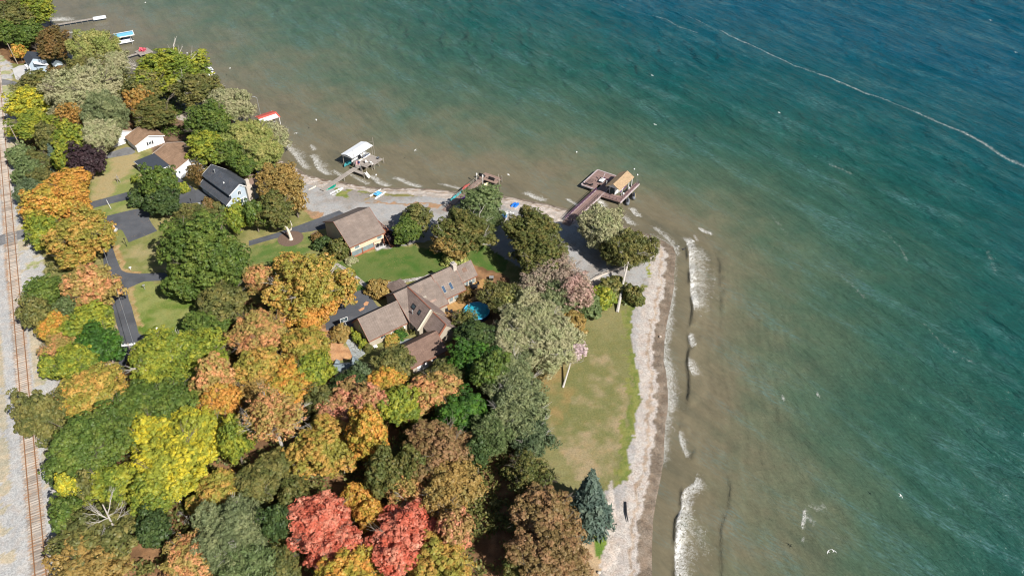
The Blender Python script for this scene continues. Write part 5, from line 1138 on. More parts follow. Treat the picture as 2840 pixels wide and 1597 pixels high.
for x, y in ((.1, .1), (4.4, .1), (8.7, .1), (8.7, 5.2)): m.bar((x, y, .0), (x, y, 2.6), .14)
m.build('post', M['white'], H7)
# car under the carport
ct = thing('parked_car', 'dark blue car parked under the carport', 'car', tuple(Matrix.Translation((-104.6, 192.0, 0)) @ Matrix.Rotation(rad(-45), 4, 'Z') @ Vector((6.6, 2.8, 0))), rad(-45))
q = MB(); q.add([(-2.1, -.85, .3), (2.1, -.85, .3), (2.1, .85, .3), (-2.1, .85, .3), (-2.1, -.85, .85), (2.1, -.8, .8), (2.1, .8, .8), (-2.1, .85, .85)], [(0, 3, 2, 1), (4, 5, 6, 7), (0, 1, 5, 4), (1, 2, 6, 5), (2, 3, 7, 6), (3, 0, 4, 7)]); q.build('body', M['navy'], ct)
q = MB(); q.add([(-1.6, -.78, .85), (1.0, -.78, .85), (1.0, .78, .85), (-1.6, .78, .85), (-1.2, -.62, 1.4), (.4, -.62, 1.4), (.4, .62, 1.4), (-1.2, .62, 1.4)], [(4, 5, 6, 7), (0, 1, 5, 4), (1, 2, 6, 5), (2, 3, 7, 6), (3, 0, 4, 7)]); q.build('cabin', M['glass'], ct)
for x in (-1.3, 1.3):
    for y in (-.8, .8): q = MB(); q.tube([(x, y - .1, .32), (x, y + .1, .32)], .32, 12); q.build('wheel', M['dark'], ct)
H8 = house('white_cottage', 'small white cottage with tan brown roof above the cracked drive', (-102.2, 207.1), 134)
wing(H8, 0, 6.4, gable(8.1, 4.0, 2.4, 3.9), groof(8.1, 4.0, 2.4, 3.9, ov=.4), 'whites', 'roofc', trim='white', over=.4)
win(H8, 'l', 0, 4.1, 1.5, .9, 1.0, 2)
for s_ in (-1, 1): m = MB(); m.box(-.05, -.003, 4.1 + s_ * .75 - .2, 4.1 + s_ * .75 + .2, .95, 2.0); m.build('shutter', M['dark'], H8)
H9 = house('brown_cottage', 'brown roofed cottage with white porch half hidden by the silver willow', tuple(W(372, 383)), 134)
wing(H9, 0, 9.5, gable(7.2, 3.6, 2.3, 3.8), groof(7.2, 3.6, 2.3, 3.8, ov=.4), 'whites', 'roofc', trim='white', over=.4)
m = MB(); m.box(-2.0, -.03, 3.2, 7.0, .3, .42)
for y in np.arange(3.25, 7.0, .35): m.bar((-1.95, y, .4), (-1.95, y, 1.2), .05)
m.bar((-1.95, 3.2, 1.2), (-1.95, 7.0, 1.2), .09); m.build('porch', M['white'], H9); win(H9, 'l', 0, 5.0, 1.3, 1.4, 1.2, 2)
H10 = house('shore_cottage', 'weathered cottage with brown deck beside the pebble beach at upper left', tuple(W(318, 318)), 134)
wing(H10, 0, 5, gable(5, 2.5, 2.2, 3.4), groof(5, 2.5, 2.2, 3.4, ov=.3), 'whites', 'roofw', over=.3)
m = MB(); m.box(-2.4, -.03, .5, 4.6, .5, .62)
for k in range(6): m.box(-2.4 - k * .3, -2.1 - k * .3, 1.0, 2.2, .42 - k * .09, .5 - k * .09)
m.build('deck', M['dockb'], H10)
# stair house, top left
H11 = house('stair_house', 'white and blue two level house with outside stairs and black roof at top left', tuple(W(139, 196)), 128); H11.scale = (.78, .78, .85)
wing(H11, 0, 9.0, gable(7.0, 4.6, 4.6, 6.2, 4.2), groof(7.0, 4.6, 4.6, 6.2, 4.2, ov=.25), 'blues', 'roofk', over=.15)
m = MB(); m.slab([(-2.6, -.1, 2.9), (3.4, -.1, 3.0), (3.4, 5.2, 5.3), (-2.6, 5.2, 5.1)], .15); m.build('porch_roof', M['roofw'], H11); m = MB(); m.box(-2.3, -.02, .1, 4.6, 0, 2.85); m.build('porch_wall', M['blues'], H11)
m = MB()
for k in range(12): m.box(-3.6 + k * .36, -3.3 + k * .36, 7.1, 8.2, .2 + k * .26, .28 + k * .26)
for y in (7.1, 8.2): m.bar((-3.6, y, 1.2), (.9, y, 4.3), .09); m.bar((-3.6, y, .2), (.9, y, 3.2), .12)
for k in range(14): m.bar((-3.6 + k * .33, 8.2, .3 + k * .23), (-3.6 + k * .33, 8.2, 1.2 + k * .228), .04)
m.box(.9, 4.0, 7.1, 8.4, 3.2, 3.3); m.build('stairs', M['white'], H11)
t_ = thing('satellite_dish', 'white satellite dish beside the black roof at top left', 'satellite dish', tuple(W(69, 150))); q = MB(); q.tube([(0, 0, 0), (0, 0, 3)], .06, 6); q.build('mast', M['metal'], t_); q = MB(); q.ell((0, 0, 3.2), (.8, .8, .28), 12, 4, 0); q.build('dish', M['white'], t_)
H12 = house('shed', 'small grey shed between the willows near the upper shore', tuple(W(178, 192)), 130, 'shed'); wing(H12, 0, 3, gable(2.6, 1.3, 2, 2.8), groof(2.6, 1.3, 2, 2.8, ov=.2), 'greys', 'roofg', over=.2)
# white object at the ranch back yard
t_ = thing('garden_table', 'white garden table in the shade behind the ranch house', 'table', tuple(W(486, 408))); q = MB(); q.box(-.9, .9, -.5, .5, .7, .76); q.build('tabletop', M['white'], t_)
for sx in (-.8, .8):
    for sy in (-.4, .4): q = MB(); q.bar((sx, sy, 0), (sx, sy, .7), .07); q.build('leg', M['white'], t_)

# ================================================================== DOCKS
def frame(o, a):
    Mx = Matrix.Translation(Vector((o[0], o[1], 0))) @ Matrix.Rotation(rad(a), 4, 'Z'); return lambda x, y, z=0: Mx @ Vector((x, y, z))
def piles(top, pts, z1=.3, r=.1, mat='post', up=0.0):
    for x, y in pts: q = MB(); q.tube([(x, y, -2.2), (x, y, z1 + up)], r, 6); q.build('pile', M[mat], top)
def rail_run(m, a, b, z0, h=1.0, n=6, w=.06):
    m.bar((a[0], a[1], z0 + h), (b[0], b[1], z0 + h), w); m.bar((a[0], a[1], z0 + h * .5), (b[0], b[1], z0 + h * .5), w * .7)
    for k in range(n): f_ = k / (n - 1); x, y = a[0] + (b[0] - a[0]) * f_, a[1] + (b[1] - a[1]) * f_; m.bar((x, y, z0), (x, y, z0 + h), w * 1.2)
def hull(name, lab, loc, rz, L, B, Hh, mat, inner=None, cat='boat', flip=False, group=None, seats=0, blunt=False, deckz=.7):
    """open boat: lofted hull, inside floor, seats"""
    t_ = thing(name, lab, cat, loc, rz, group); n = 12; q = MB(); secs = []
    for i in range(n + 1):
        u = i / n; w = B / 2 * (math.sin(min(1, (u * 1.9 + (.45 if blunt else 0.02))) * math.pi / 2) if u < .5 else math.sin(min(1, (1 - u) * 1.9 + (.04)) * math.pi / 2)); w = max(w, .03); sh = Hh * (1 + .25 * (2 * u - 1) ** 2); secs.append((L * (u - .5), w, sh))
    v = []; f = []
    for x, w, h in secs: v += [(x, -w, h), (x, -w * .75, h * .35), (x, 0, 0), (x, w * .75, h * .35), (x, w, h)]
    if inner and not flip:
        k0 = len(v)
        for x, w, h in secs: v += [(x * .97, w * .86, h), (x * .95, w * .6, h * deckz * .5), (x * .95, -w * .6, h * deckz * .5), (x * .97, -w * .86, h)]
    for i in range(n):
        a, b = i * 5, i * 5 + 5
        for j in range(4): f.append((a + j, a + j + 1, b + j + 1, b + j))
        if inner and not flip:
            c, d = k0 + i * 4, k0 + i * 4 + 4; f += [(a + 4, c, d, b + 4), (c, c + 1, d + 1, d), (c + 1, c + 2, d + 2, d + 1), (c + 2, c + 3, d + 3, d + 2), (c + 3, a, b, d + 3)]
        else: f.append((a + 4, a, b, b + 4))
    q.add(v, f); q.build('hull', M[mat], t_, smooth=False)
    for s_ in range(seats): q = MB(); x = L * (-.28 + .28 * s_); q.box(x - .13, x + .13, -B * .36, B * .36, Hh * .62, Hh * .72); q.build('seat', M[inner or mat], t_)
    if flip: t_.rotation_euler = (math.pi, 0, rz); t_.location = (loc[0], loc[1], loc[2] + Hh)
    return t_
def pontoon(lab, loc, rz, L=6.5, B=2.4, wall='white', group=None):
    t_ = thing('pontoon_boat', lab, 'boat', loc, rz, group)
    for y in (-B * .36, B * .36): q = MB(); q.tube([(-L / 2, y, .0), (-L / 2 + .5, y, 0), (L / 2 - .9, y, 0), (L / 2, y, .12)], [.05, .3, .3, .05], 10); q.build('pontoon', M['metal'], t_)
    q = MB(); q.box(-L / 2 + .2, L / 2 - .5, -B / 2, B / 2, .32, .40); q.build('deck', M['grey'], t_)
    q = MB(); q.box(-L / 2 + .5, L / 2 - .7, -B / 2, -B / 2 + .06, .42, 1.15); q.box(-L / 2 + .5, L / 2 - .7, B / 2 - .06, B / 2, .42, 1.15); q.box(L / 2 - .76, L / 2 - .7, -B / 2, B / 2, .42, 1.15); q.build('fence_panel', M[wall], t_)
    q = MB(); q.box(-L / 2 + .6, L / 2 - .8, -B / 2 - .02, -B / 2 - .005, .75, .85); q.build('stripe', M['navy'], t_)
    for x in (-1.6, .2, 1.6):
        q = MB(); q.box(x - .6, x + .6, -B / 2 + .1, -B / 2 + .7, .42, .9); q.box(x - .6, x + .6, -B / 2 + .07, -B / 2 + .2, .9, 1.3); q.build('bench', M['navy'] if x > 0 else M['cream2'], t_)
    q = MB(); q.box(-.5, .2, .3, .9, .42, 1.3); q.build('console', M['dark'], t_)
    q = MB(); q.box(-L / 2 - .35, -L / 2 + .1, -.2, .2, .2, 1.0); q.build('outboard_motor', M['dark'], t_); return t_

# dock 4 : white roofed slip with weathered platform
o4 = W(893, 530, 0); fr = frame(o4, 57); D4 = thing('dock', 'weathered grey dock with square platform by the white roofed boat slip', 'dock', tuple(o4), rad(57))
m = MB(); m.box(0, 14.6, -.7, .75, .12, .3); m.build('walkway', M['dock'], D4); m = MB(); m.box(14.61, 17.2, -1.4, 1.3, .12, .3); m.build('walkway', M['dock'], D4)
m = MB(); m.box(17.0, 21.2, -3.5, 1.2, .31, .45); m.build('platform', M['dock'], D4); m = MB(); m.box(11.95, 13.0, -4.3, -.71, .12, .29); m.build('side_platform', M['dock'], D4)
piles(D4, [(4, .8), (4, -.75), (8, .8), (8, -.75), (12, .8), (14.5, -1.5)]); piles(D4, [(17.2, -3.6), (19.2, -3.6), (21.3, -3.6), (21.3, 1.2), (19, 1.3)], up=.5); piles(D4, [(12, -4.4), (13, -4.4)], up=.4)
m = MB(); rail_run(m, (15.0, -1.5), (15.0, -3.4), .3, .9, 4); m.bar((14.2, -1.5, 1.2), (14.2, -3.6, 1.2), .12); m.box(14.3, 16.6, -3.3, -1.5, 1.0, 1.12); 
for x, y in ((14.3, -3.3), (16.6, -3.3), (14.3, -1.5), (16.6, -1.5)): m.bar((x, y, -2), (x, y, 1.1), .1)
m.build('raised_rack', M['dock'], D4)
B4 = thing('boat_shelter', 'boat slip under a bright white sheet metal roof with posts', 'boat shelter', tuple(o4), rad(57))
m = MB(); m.slab([(13.7, .7, 3.0), (22.2, .7, 3.0), (22.2, 3.0, 3.45), (13.7, 3.0, 3.45)], .08); m.slab([(13.7, 5.1, 3.0), (22.2, 5.1, 3.0), (22.2, 3.0, 3.45), (13.7, 3.0, 3.45)], .08); r_ = m.build('roof', M['roofw'], B4)
m = MB(); m.box(13.64, 13.7, .7, 5.1, 2.75, 3.0); m.build('fascia', M['metal'], r_)
for x, y in ((14, 1), (18, 1), (21.9, 1), (14, 4.8), (18, 4.8), (21.9, 4.8)): q = MB(); q.tube([(x, y, -2.2), (x, y, 3.05)], .09, 6); q.build('post', M['post'], B4)
for x in (13.9, 22.2): q = MB(); q.tube([(x, .45, -1), (x, .45, 5.6)], .06, 6); q.bar((x, .45, 4.2), (x - 1.5, 1.2, 4.6), .05); q.build('lift_pole', M['post'], B4)
pontoon('white pontoon boat with dark blue seats under the white roof', tuple(fr(18.6, 2.3, -.45)), rad(57), 6.8, 2.2)
hull('rowboat', 'dark teal covered boat in the shadow of the white roof', tuple(fr(15.0, 4.0, -.6)), rad(57), 3.6, 1.4, .6, 'teal', 'navy')
# flag
t = NT('striped_flag_cloth'); c = t.coord('UV'); sp = t.n('SeparateXYZ'); t.set(sp, 0, t.coord('Object'))
stp = t.math('GREATER_THAN', t.math('FRACT', t.math('MULTIPLY', sp.outputs[2], 6.5 / .85)), .5)
can = t.math('MULTIPLY', t.math('LESS_THAN', sp.outputs[0], .65), t.math('GREATER_THAN', sp.outputs[2], .40)); cc = t.mix(stp, (.55, .03, .05), (.75, .72, .72)); cc = t.mix(can, cc, (.03, .05, .22)); FM = t.out(cc, .8)
fp = fr(13.2, -2.3, 0); t_ = thing('flag', 'red white and blue striped flag drooping from a pole over the dock', 'flag', tuple(fp), rad(150)); q = MB(); q.tube([(0, 0, .2), (0, 0, 3.6)], .05, 6); q.build('pole', M['metal'], t_)
V = []; Fc = []
for i in range(9):
    for j in range(2): V.append((i * .19, .16 * math.sin(i * 1.1), (.0 if j == 0 else 1.25) - i * .05))
for i in range(8): Fc.append((i * 2, i * 2 + 2, i * 2 + 3, i * 2 + 1))
q = MB(); q.add(V, Fc); fo_ = q.build('cloth', FM, t_); fo_.location = (0, 0, 2.2); sf = fo_.modifiers.new('thick', 'SOLIDIFY'); sf.thickness = .01
for k, (x, y, a) in enumerate([(16.9, -1.2, 0), (17.5, -2.2, 60), (17.1, -3.0, 90)]): chair('white plastic chair on the weathered platform, ' + ['one nearest the boat', 'middle one', 'one at the outer corner'][k], tuple(fr(x, y, .46)), rad(57 + a), 'white', 'white chairs on the weathered platform')
t_ = thing('dock_box', 'small black box on the far corner of the weathered platform', 'box', tuple(fr(20.6, -2.2, .45)), rad(57)); q = MB(); q.box(-.4, .4, -.25, .25, 0, .35); q.build('box_body', M['dark'], t_); q = MB(); q.box(-.42, .42, -.27, .27, .36, .42); q.build('lid', M['grey'], t_)
t_ = thing('slide_steps', 'white moulded steps at the end of the side platform', 'steps', tuple(fr(12.4, -4.7, -.2)), rad(57))
for k in range(5): q = MB(); q.box(-.35, .35, -.2 - k * .28, .06 - k * .28, .9 - k * .25, 1.0 - k * .25); q.build('step', M['white'], t_)
q = MB(); q.bar((-.4, 0, 1.3), (-.4, -1.3, .1), .1); q.bar((.4, 0, 1.3), (.4, -1.3, .1), .1); q.build('handrail', M['white'], t_)
# beached boats by dock 4
def beached(lab, a, b, w_, mat, name='rowboat', **kw):
    p, q = W(*a), W(*b); c_ = (p + q) / 2; L_ = (q - p).length; s = -sdf_shore(np.array([c_.x]), np.array([c_.y]))[0]; z = 0.02 if s < -6 else -.3
    return hull(name, lab, (c_.x, c_.y, z), math.atan2(q.y - p.y, q.x - p.x), L_, w_, .42, mat, **kw)
beached('cream canoe lying on the gravel left of the weathered dock', (856, 527), (876, 516), .8, 'cream2', 'canoe', flip=True)
beached('dark green boat turned over beside the weathered dock', (904, 528), (931, 511), 1.2, 'green', flip=True)
beached('pale grey white rowboat on the gravel right of the green one', (918, 541), (952, 522), 1.5, 'white', inner='white', seats=2, blunt=True)
cp_ = W(1048, 541, 0); t_ = thing('catamaran', 'small white catamaran with azure trampoline on the gravel', 'catamaran', tuple(cp_), rad(52))
for y in (-.95, .95): q = MB(); q.tube([(-2.1, y, .25), (-1.7, y, .25), (1.2, y, .28), (2.2, y, .42)], [.12, .26, .25, .05], 8); q.build('float', M['white'], t_)
q = MB(); q.box(-1.0, .9, -.8, .8, .5, .54); q.build('trampoline', M['azure'], t_)
for x in (-1.0, .9): q = MB(); q.bar((x, -1, .5), (x, 1, .5), .08); q.build('crossbeam', M['metal'], t_)
q = MB(); q.tube([(.2, .1, .55), (-2.4, 2.8, 1.0)], .04, 5); q.build('boom', M['dark'], t_); q = MB(); q.box(-.5, .3, -.3, .3, .55, .75); q.build('sail_bundle', M['skyb'], t_)
# dock 5
o5 = W(1238, 563, 0); fr = frame(o5, 58); D5 = thing('dock', 'brown weathered dock with railings and kayaks along its sides', 'dock', tuple(o5), rad(58))
m = MB(); m.box(0, 14.4, -2.4, -.9, .12, .28); m.build('walkway', M['dockb'], D5); m = MB(); m.box(14.41, 17.6, -6.2, -.6, .16, .34); m.build('platform', M['dockb'], D5)
for y in (-.9, -2.4): m = MB(); rail_run(m, (3.5, y), (14.2, y), .28, 1.0, 9, .06); m.build('railing', M['post'], D5)
piles(D5, [(3, -.9), (3, -2.4), (7, -.9), (7, -2.4), (11, -.9), (11, -2.4), (14.5, -.7), (17.5, -.7), (14.5, -6.2)]); piles(D5, [(17.5, -6.2), (16.0, -6.3), (17.6, -5.0)], up=.9)
for k, y in enumerate((-1.1, -4.3)):
    m = MB(); m.box(15.1, 15.25, y - .9, y + .9, .35, 1.35); m.box(15.26, 15.8, y - .9, y + .9, .7, .8); m.build('bench', M['dark'], D5)
hull('kayak', 'long teal kayak lying along the shore end of the brown dock', tuple(fr(4.2, -.45, .15)), rad(56), 5.6, .8, .45, 'teal', flip=True, cat='kayak')
hull('kayak', 'red kayak on the rail of the brown dock', tuple(fr(8.4, -.5, .45)), rad(56), 3.2, .75, .35, 'red', 'yellow', cat='kayak', deckz=1.6)
hull('kayak', 'purple kayak tucked under the railing of the brown dock', tuple(fr(4.6, -2.75, .1)), rad(57), 4.6, .6, .3, 'purple', 'purple', cat='kayak', deckz=1.6)
hull('canoe', 'white canoe on the stones beside the brown dock', tuple(fr(5.0, -3.5, -.25)), rad(56), 3.4, .9, .4, 'white', flip=True)
hull('skiff', 'pale yellow flat skiff tied to the brown dock', tuple(fr(12.9, -3.5, -.95)), rad(57), 4.0, 1.3, .5, 'ylw', 'ylw', seats=2, blunt=True)
for k, (x, y) in enumerate([(13.5, -.6), (13.6, -2.5)]):
    t_ = thing('boat_winch', ['white lift post left of the brown dock platform', 'white lift post right of the brown dock platform'][k], 'lift post', tuple(fr(x, y, .28))); q = MB(); q.tube([(0, 0, -1), (0, 0, 1.6)], .07, 6); q.build('post', M['white'], t_); q = MB(); q.tube([(0, 0, 1.4), (0, 0, 1.9)], .2, 8); q.build('housing', M['white'], t_)
m = MB()
for k in range(9): m.box(-3.4 + k * .4, -3.1 + k * .4, -2.6, -.9, .02, .07)
tag(m.build('boardwalk', M['dockb'], None, loc=tuple(o5), rz=rad(58)), 'worn boards laid on the gravel below the brown dock', 'boardwalk')
# dock 6 : long mauve dock and boathouse
o6 = W(1575, 617, .3); fr = frame(o6, 56); D6 = thing('dock', 'long mauve dock with dark railings leading to the boathouse on the lake', 'dock', (o6.x, o6.y, 0), rad(56))
m = MB(); m.box(.4, 20.2, -.95, 1.25, .14, .34); m.build('walkway', M['dockp'], D6)
for k, y in enumerate((-1.02, 1.32)): m = MB(); m.box(.4, 20.2, y - .07, y + .07, .05, .36); m.build('edge_board', M['pink'], D6)
for k in range(4): m = MB(); m.box(.3 - (k + 1) * .32, .3 - k * .32, -1.0, 1.3, .24 - k * .08, .28 - k * .08); m.build('step', M['dockb'], D6)
m = MB(); rail_run(m, (.6, 1.25), (17.0, 1.25), .34, 1.0, 12, .07); m.bar((.6, 1.2, .9), (17, 1.2, .9), .06, .3); m.build('railing', M['plum'], D6)
m = MB(); rail_run(m, (.6, -.95), (15.0, -.95), .34, 1.0, 11, .06); m.build('railing', M['dark'], D6)
m = MB(); m.box(20.21, 26.2, .1, 6.0, .14, .36); m.build('platform', M['dockp'], D6); m = MB(); m.box(17.4, 20.2, 2.2, 6.0, .13, .35); m.build('platform', M['dockp'], D6)
m = MB(); m.box(17.3, 26.3, 5.95, 6.25, .1, .42); m.box(26.21, 26.5, .1, 5.94, .1, .42); m.box(17.1, 17.38, 2.2, 5.94, .1, .42); m.build('edge_board', M['pink'], D6)
m = MB(); m.prism([(15.2, -.96), (17.9, -.96), (17.9, -4.2), (18.6, -5.6), (26.4, -5.6), (26.4, -6.7), (15.6, -6.7)], .13, .33); m.build('side_walk', M['dockp'], D6)
m = MB(); rail_run(m, (15.5, -2.4), (15.7, -6.6), .33, 1.0, 5, .06); rail_run(m, (16.2, -6.7), (26.2, -6.7), .33, .9, 7, .05); m.build('railing', M['plum'], D6)
m = MB(); m.box(15.6, 26.5, -6.86, -6.71, -.1, .34); m.build('edge_board', M['pink'], D6)
m = MB()
for y in (-.6, 0, .4): m.bar((26.45, -6.1 + y * .4, -1), (26.45, -6.1 + y * .4, 1.5), .05)
m.build('ladder', M['metal'], D6)
piles(D6, [(5, -1), (5, 1.3), (10, -1), (10, 1.3), (15, -1), (15, 1.3), (26.2, 6), (26.2, .3), (20, 6), (17.3, 2.4), (15.7, -6.6), (19, -6.6), (22.5, -6.6), (26.2, -6.6)])
B6 = thing('boathouse', 'open boathouse with tan board gable roof on white posts', 'boathouse', (o6.x, o6.y, 0), rad(56))
m = MB(); m.slab([(16.6, -1.5, 3.0), (24.7, -1.5, 3.0), (24.7, -3.7, 4.3), (16.6, -3.7, 4.3)], .1); m.slab([(16.6, -5.9, 3.0), (24.7, -5.9, 3.0), (24.7, -3.7, 4.3), (16.6, -3.7, 4.3)], .1); r_ = m.build('roof', M['osb'], B6)
for x in (16.9, 24.3): m = MB(); m.add([(x, -1.9, 2.95), (x + .08, -1.9, 2.95), (x, -5.5, 2.95), (x + .08, -5.5, 2.95), (x, -3.7, 4.1), (x + .08, -3.7, 4.1)], [(0, 2, 4), (1, 5, 3), (0, 1, 3, 2), (2, 3, 5, 4), (4, 5, 1, 0)]); m.build('gable_end', M['whites'], r_)
m = MB(); m.box(16.9, 24.4, -5.6, -5.45, 2.8, 2.95); m.box(16.9, 24.4, -1.95, -1.8, 2.8, 2.95); m.build('beam', M['white'], B6)
for x, y in ((18.6, -5.5), (22.4, -5.5), (24.3, -5.5), (18.6, -1.9), (24.3, -1.9), (21.4, -1.9)): q = MB(); q.bar((x, y, -2), (x, y, 2.8), .16); q.build('post', M['white'], B6)
bt = hull('motorboat', 'white motorboat with purple stripe hanging in the boathouse', tuple(fr(20.6, -3.8, .1)), rad(56 + 180), 5.6, 1.9, .95, 'white', 'cream2', deckz=1.2)
q = MB(); 
for s_ in (-1, 1): q.bar((-2.3, s_ * .93, .80), (1.6, s_ * .95, .80), .05, .14)
q.build('stripe', M['purple'], bt); q = MB(); q.slab([(.2, -.6, 1.0), (.2, .6, 1.0), (.7, .55, 1.45), (.7, -.55, 1.45)], .03); q.build('windscreen', M['glassl'], bt)
for k, (x, y, mt, lab) in enumerate([(21.2, -7.9, 'grey', 'grey jet ski with yellow flash on the outer lift'), (17.9, -7.8, 'grey', 'grey covered jet ski at the corner of the side walk')]):
    t_ = thing('jet_ski', lab, 'jet ski', tuple(fr(x, y, -.7)), rad(56 + 25)); q = MB(); q.tube([(-1.5, 0, .35), (-1.2, 0, .35), (.4, 0, .38), (1.1, 0, .45), (1.6, 0, .6)], [.2, .5, .5, .35, .04], 10); q.build('hull', M[mt], t_, smooth=True)
    q = MB(); q.box(-1.0, .2, -.2, .2, .75, 1.0); q.build('saddle', M['dark'], t_); q = MB(); q.bar((.45, -.35, 1.15), (.45, .35, 1.15), .06); q.bar((.6, 0, .7), (.45, 0, 1.15), .12); q.build('handlebar', M['dark'], t_)
    q = MB(); q.bar((-.8, -.52, .45), (1.0, -.42, .55), .05, .12); q.build('stripe', M['yellow' if k == 0 else 'metal'], t_)
    q = thing('piling_cap', ['white domed lift post beside the outer jet ski', 'white domed lift post beside the corner jet ski'][k], 'lift post', tuple(fr(x + .3, -6.2, .33))); z_ = MB(); z_.tube([(0, 0, 0), (0, 0, 1.0)], .07, 6); z_.build('post', M['metal'], q); z_ = MB(); z_.ell((0, 0, 1.1), (.26, .26, .26), 10, 6); z_.build('dome', M['white'], q)
t_ = thing('dock_table', 'grey table with folded umbrella on the mauve platform', 'table', tuple(fr(21.4, 2.0, .36)), rad(56)); q = MB(); q.box(-.9, .9, -.6, .6, .7, .76); q.build('tabletop', M['white'], t_); q = MB(); q.tube([(0, 0, 0), (0, 0, .7), (.8, -.3, 2.6)], [.05, .05, .16], 6); q.build('umbrella', M['pink'], t_); q = MB(); q.box(-.5, .5, -.4, .4, 0, .7); q.build('base', M['grey'], t_)
t_ = thing('dock_bench', 'slatted mauve bench along the mauve platform', 'bench', tuple(fr(19.6, 4.2, .36)), rad(56))
q = MB()
for k in range(5): q.box(-1.6, 1.6, -.5 + k * .25, -.36 + k * .25, .42, .47)
q.build('seat', M['dockp'], t_)
for x in (-1.4, 1.4): q = MB(); q.box(x - .05, x + .05, -.5, .6, 0, .42); q.build('leg', M['dark'], t_)
for k, (x, y, a) in enumerate([(23.0, 2.2, 0), (22.6, .9, 90), (18.2, 3.4, 150), (18.0, 4.9, 20)]): chair('dark chair on the mauve platform, ' + ['one behind the table', 'one beside the boathouse', 'one near the dock head', 'one at the left corner'][k], tuple(fr(x, y, .36)), rad(56 + a), 'plum' if k < 2 else 'dark', 'chairs on the mauve platform')
# dock posts with purple lamp near junction
t_ = thing('dock_lamp', 'slim white mast rising beside the mauve dock head', 'mast', tuple(fr(19.0, -.6, .34))); q = MB(); q.tube([(0, 0, 0), (0, 0, 2.4)], .05, 6); q.build('pole', M['white'], t_); q = MB(); q.box(-.15, .15, -.15, .15, 2.4, 2.65); q.build('head', M['metal'], t_)
# blue paddle boat on the beach
for k, (a, b) in enumerate([((1418, 575), (1430, 566)), ((1427, 577), (1437, 567))]):
    p, q_ = W(*a, -.3), W(*b, -.3); c_ = (p + q_) / 2; t_ = thing('beach_float', 'bright blue plastic float on the pale pebbles, ' + ['left one', 'right one'][k], 'float', tuple(c_), math.atan2(q_.y - p.y, q_.x - p.x), 'blue floats on the pebble beach')
    q = MB(); q.tube([(-1.1, 0, .25), (-.9, 0, .25), (.9, 0, .25), (1.15, 0, .3)], [.15, .34, .36, .12], 10); q.build('hull', M['blue'], t_, smooth=True); q = MB(); q.box(-.35, .3, -.2, .2, .55, .68); q.build('seat', M['blue'], t_)
for k, (a, b, mt) in enumerate([(1397, 599, 'azure'), (1398, 607, 'blue'), (1400, 602, 'azure')]): chair('blue beach chair on the gravel, ' + ['farthest one', 'nearest one', 'middle one'][k], tuple(W(a, b)), .6, mt, 'blue chairs on the gravel', True, s=1.2)
for k, (a, b) in enumerate([(1406, 596), (1420, 597), (1397, 614)]): chair('white beach chair on the gravel, ' + ['one right of the blue chairs', 'one half under the oak', 'one below the blue chairs'][k], tuple(W(a, b)), 1.9 + k, 'white', 'white chairs on the gravel', True, s=1.25)
chair('white chair deep under the brown green oak', tuple(W(1446, 632)), .3, 'white', 'white chairs on the gravel', True)
# far docks
a_, b_ = W(143, 71, .1), W(258, 52, .1); D1 = thing('dock', 'narrow grey dock with pale end float at the top left', 'dock', tuple((a_.x, a_.y, 0)), math.atan2(b_.y - a_.y, b_.x - a_.x)); L_ = (b_ - a_).length
m = MB(); m.box(0, L_, -.6, .6, -.05, .12); m.build('walkway', M['dock'], D1); m = MB(); m.box(L_ + .02, L_ + 4.6, -1.5, 1.1, -.1, .25); m.build('end_float', M['roofw'], D1); piles(D1, [(L_ * k / 7, s_ * .65) for k in range(1, 8) for s_ in (-1, 1)], .12, .07)
l0 = W(345, 122, -.9); t_ = thing('boat_lift', 'boat lift with sky blue canopy standing in the lake', 'boat lift', (l0.x, l0.y, 0), rad(28))
m = MB(); m.slab([(-3.6, -1.9, 2.5), (3.9, -1.9, 2.5), (3.9, 0, 2.85), (-3.6, 0, 2.85)], .05); m.slab([(-3.6, 1.9, 2.5), (3.9, 1.9, 2.5), (3.9, 0, 2.85), (-3.6, 0, 2.85)], .05); r_ = m.build('canopy', M['skyb'], t_); m = MB(); m.box(-3.8, 4.1, -2.15, -1.92, 2.3, 2.55); m.box(-3.8, 4.1, 1.92, 2.15, 2.3, 2.55); m.box(-3.85, -3.62, -1.9, 1.9, 2.3, 2.8); m.box(3.92, 4.15, -1.9, 1.9, 2.3, 2.8); m.build('canopy_frame', M['white'], r_)
for x in (-2.6, 2.6):
    for y in (-1.9, 1.9): q = MB(); q.bar((x, y, -2), (x, y, 2.4), .14); q.build('post', M['metal'], t_)
pontoon('white pontoon boat under the sky blue canopy', (l0.x, l0.y, -.2), rad(28), 7.0, 2.3)
a_, b_ = W(350, 158, .2), W(380, 149, .2); ang_ = math.atan2(b_.y - a_.y, b_.x - a_.x); D2 = thing('dock', 'small grey dock with square platform and coral chairs at upper left', 'dock', (a_.x, a_.y, 0), ang_); L_ = (b_ - a_).length
m = MB(); m.box(-8, L_, -.55, .55, .05, .2); m.build('walkway', M['dock'], D2); m = MB(); m.box(L_ + .02, L_ + 4.8, -2.4, 2.2, .05, .3); m.build('platform', M['dock'], D2); piles(D2, [(L_ + .3, -2.3), (L_ + 4.6, -2.3), (L_ + 2.4, -2.3), (L_ + 4.6, 2.1), (0, .6), (0, -.6)], .2)
for k, (x, y) in enumerate([(1.5, .4), (2.4, -.4), (3.2, .5)]): 
    p = Matrix.Translation((a_.x, a_.y, 0)) @ Matrix.Rotation(ang_, 4, 'Z') @ Vector((L_ + x, y, .3)); chair('coral red chair on the small square dock, ' + ['inner one', 'middle one', 'outer one'][k], tuple(p), k * 1.3, 'pinkp', 'coral chairs on the square dock', True, s=1.2)
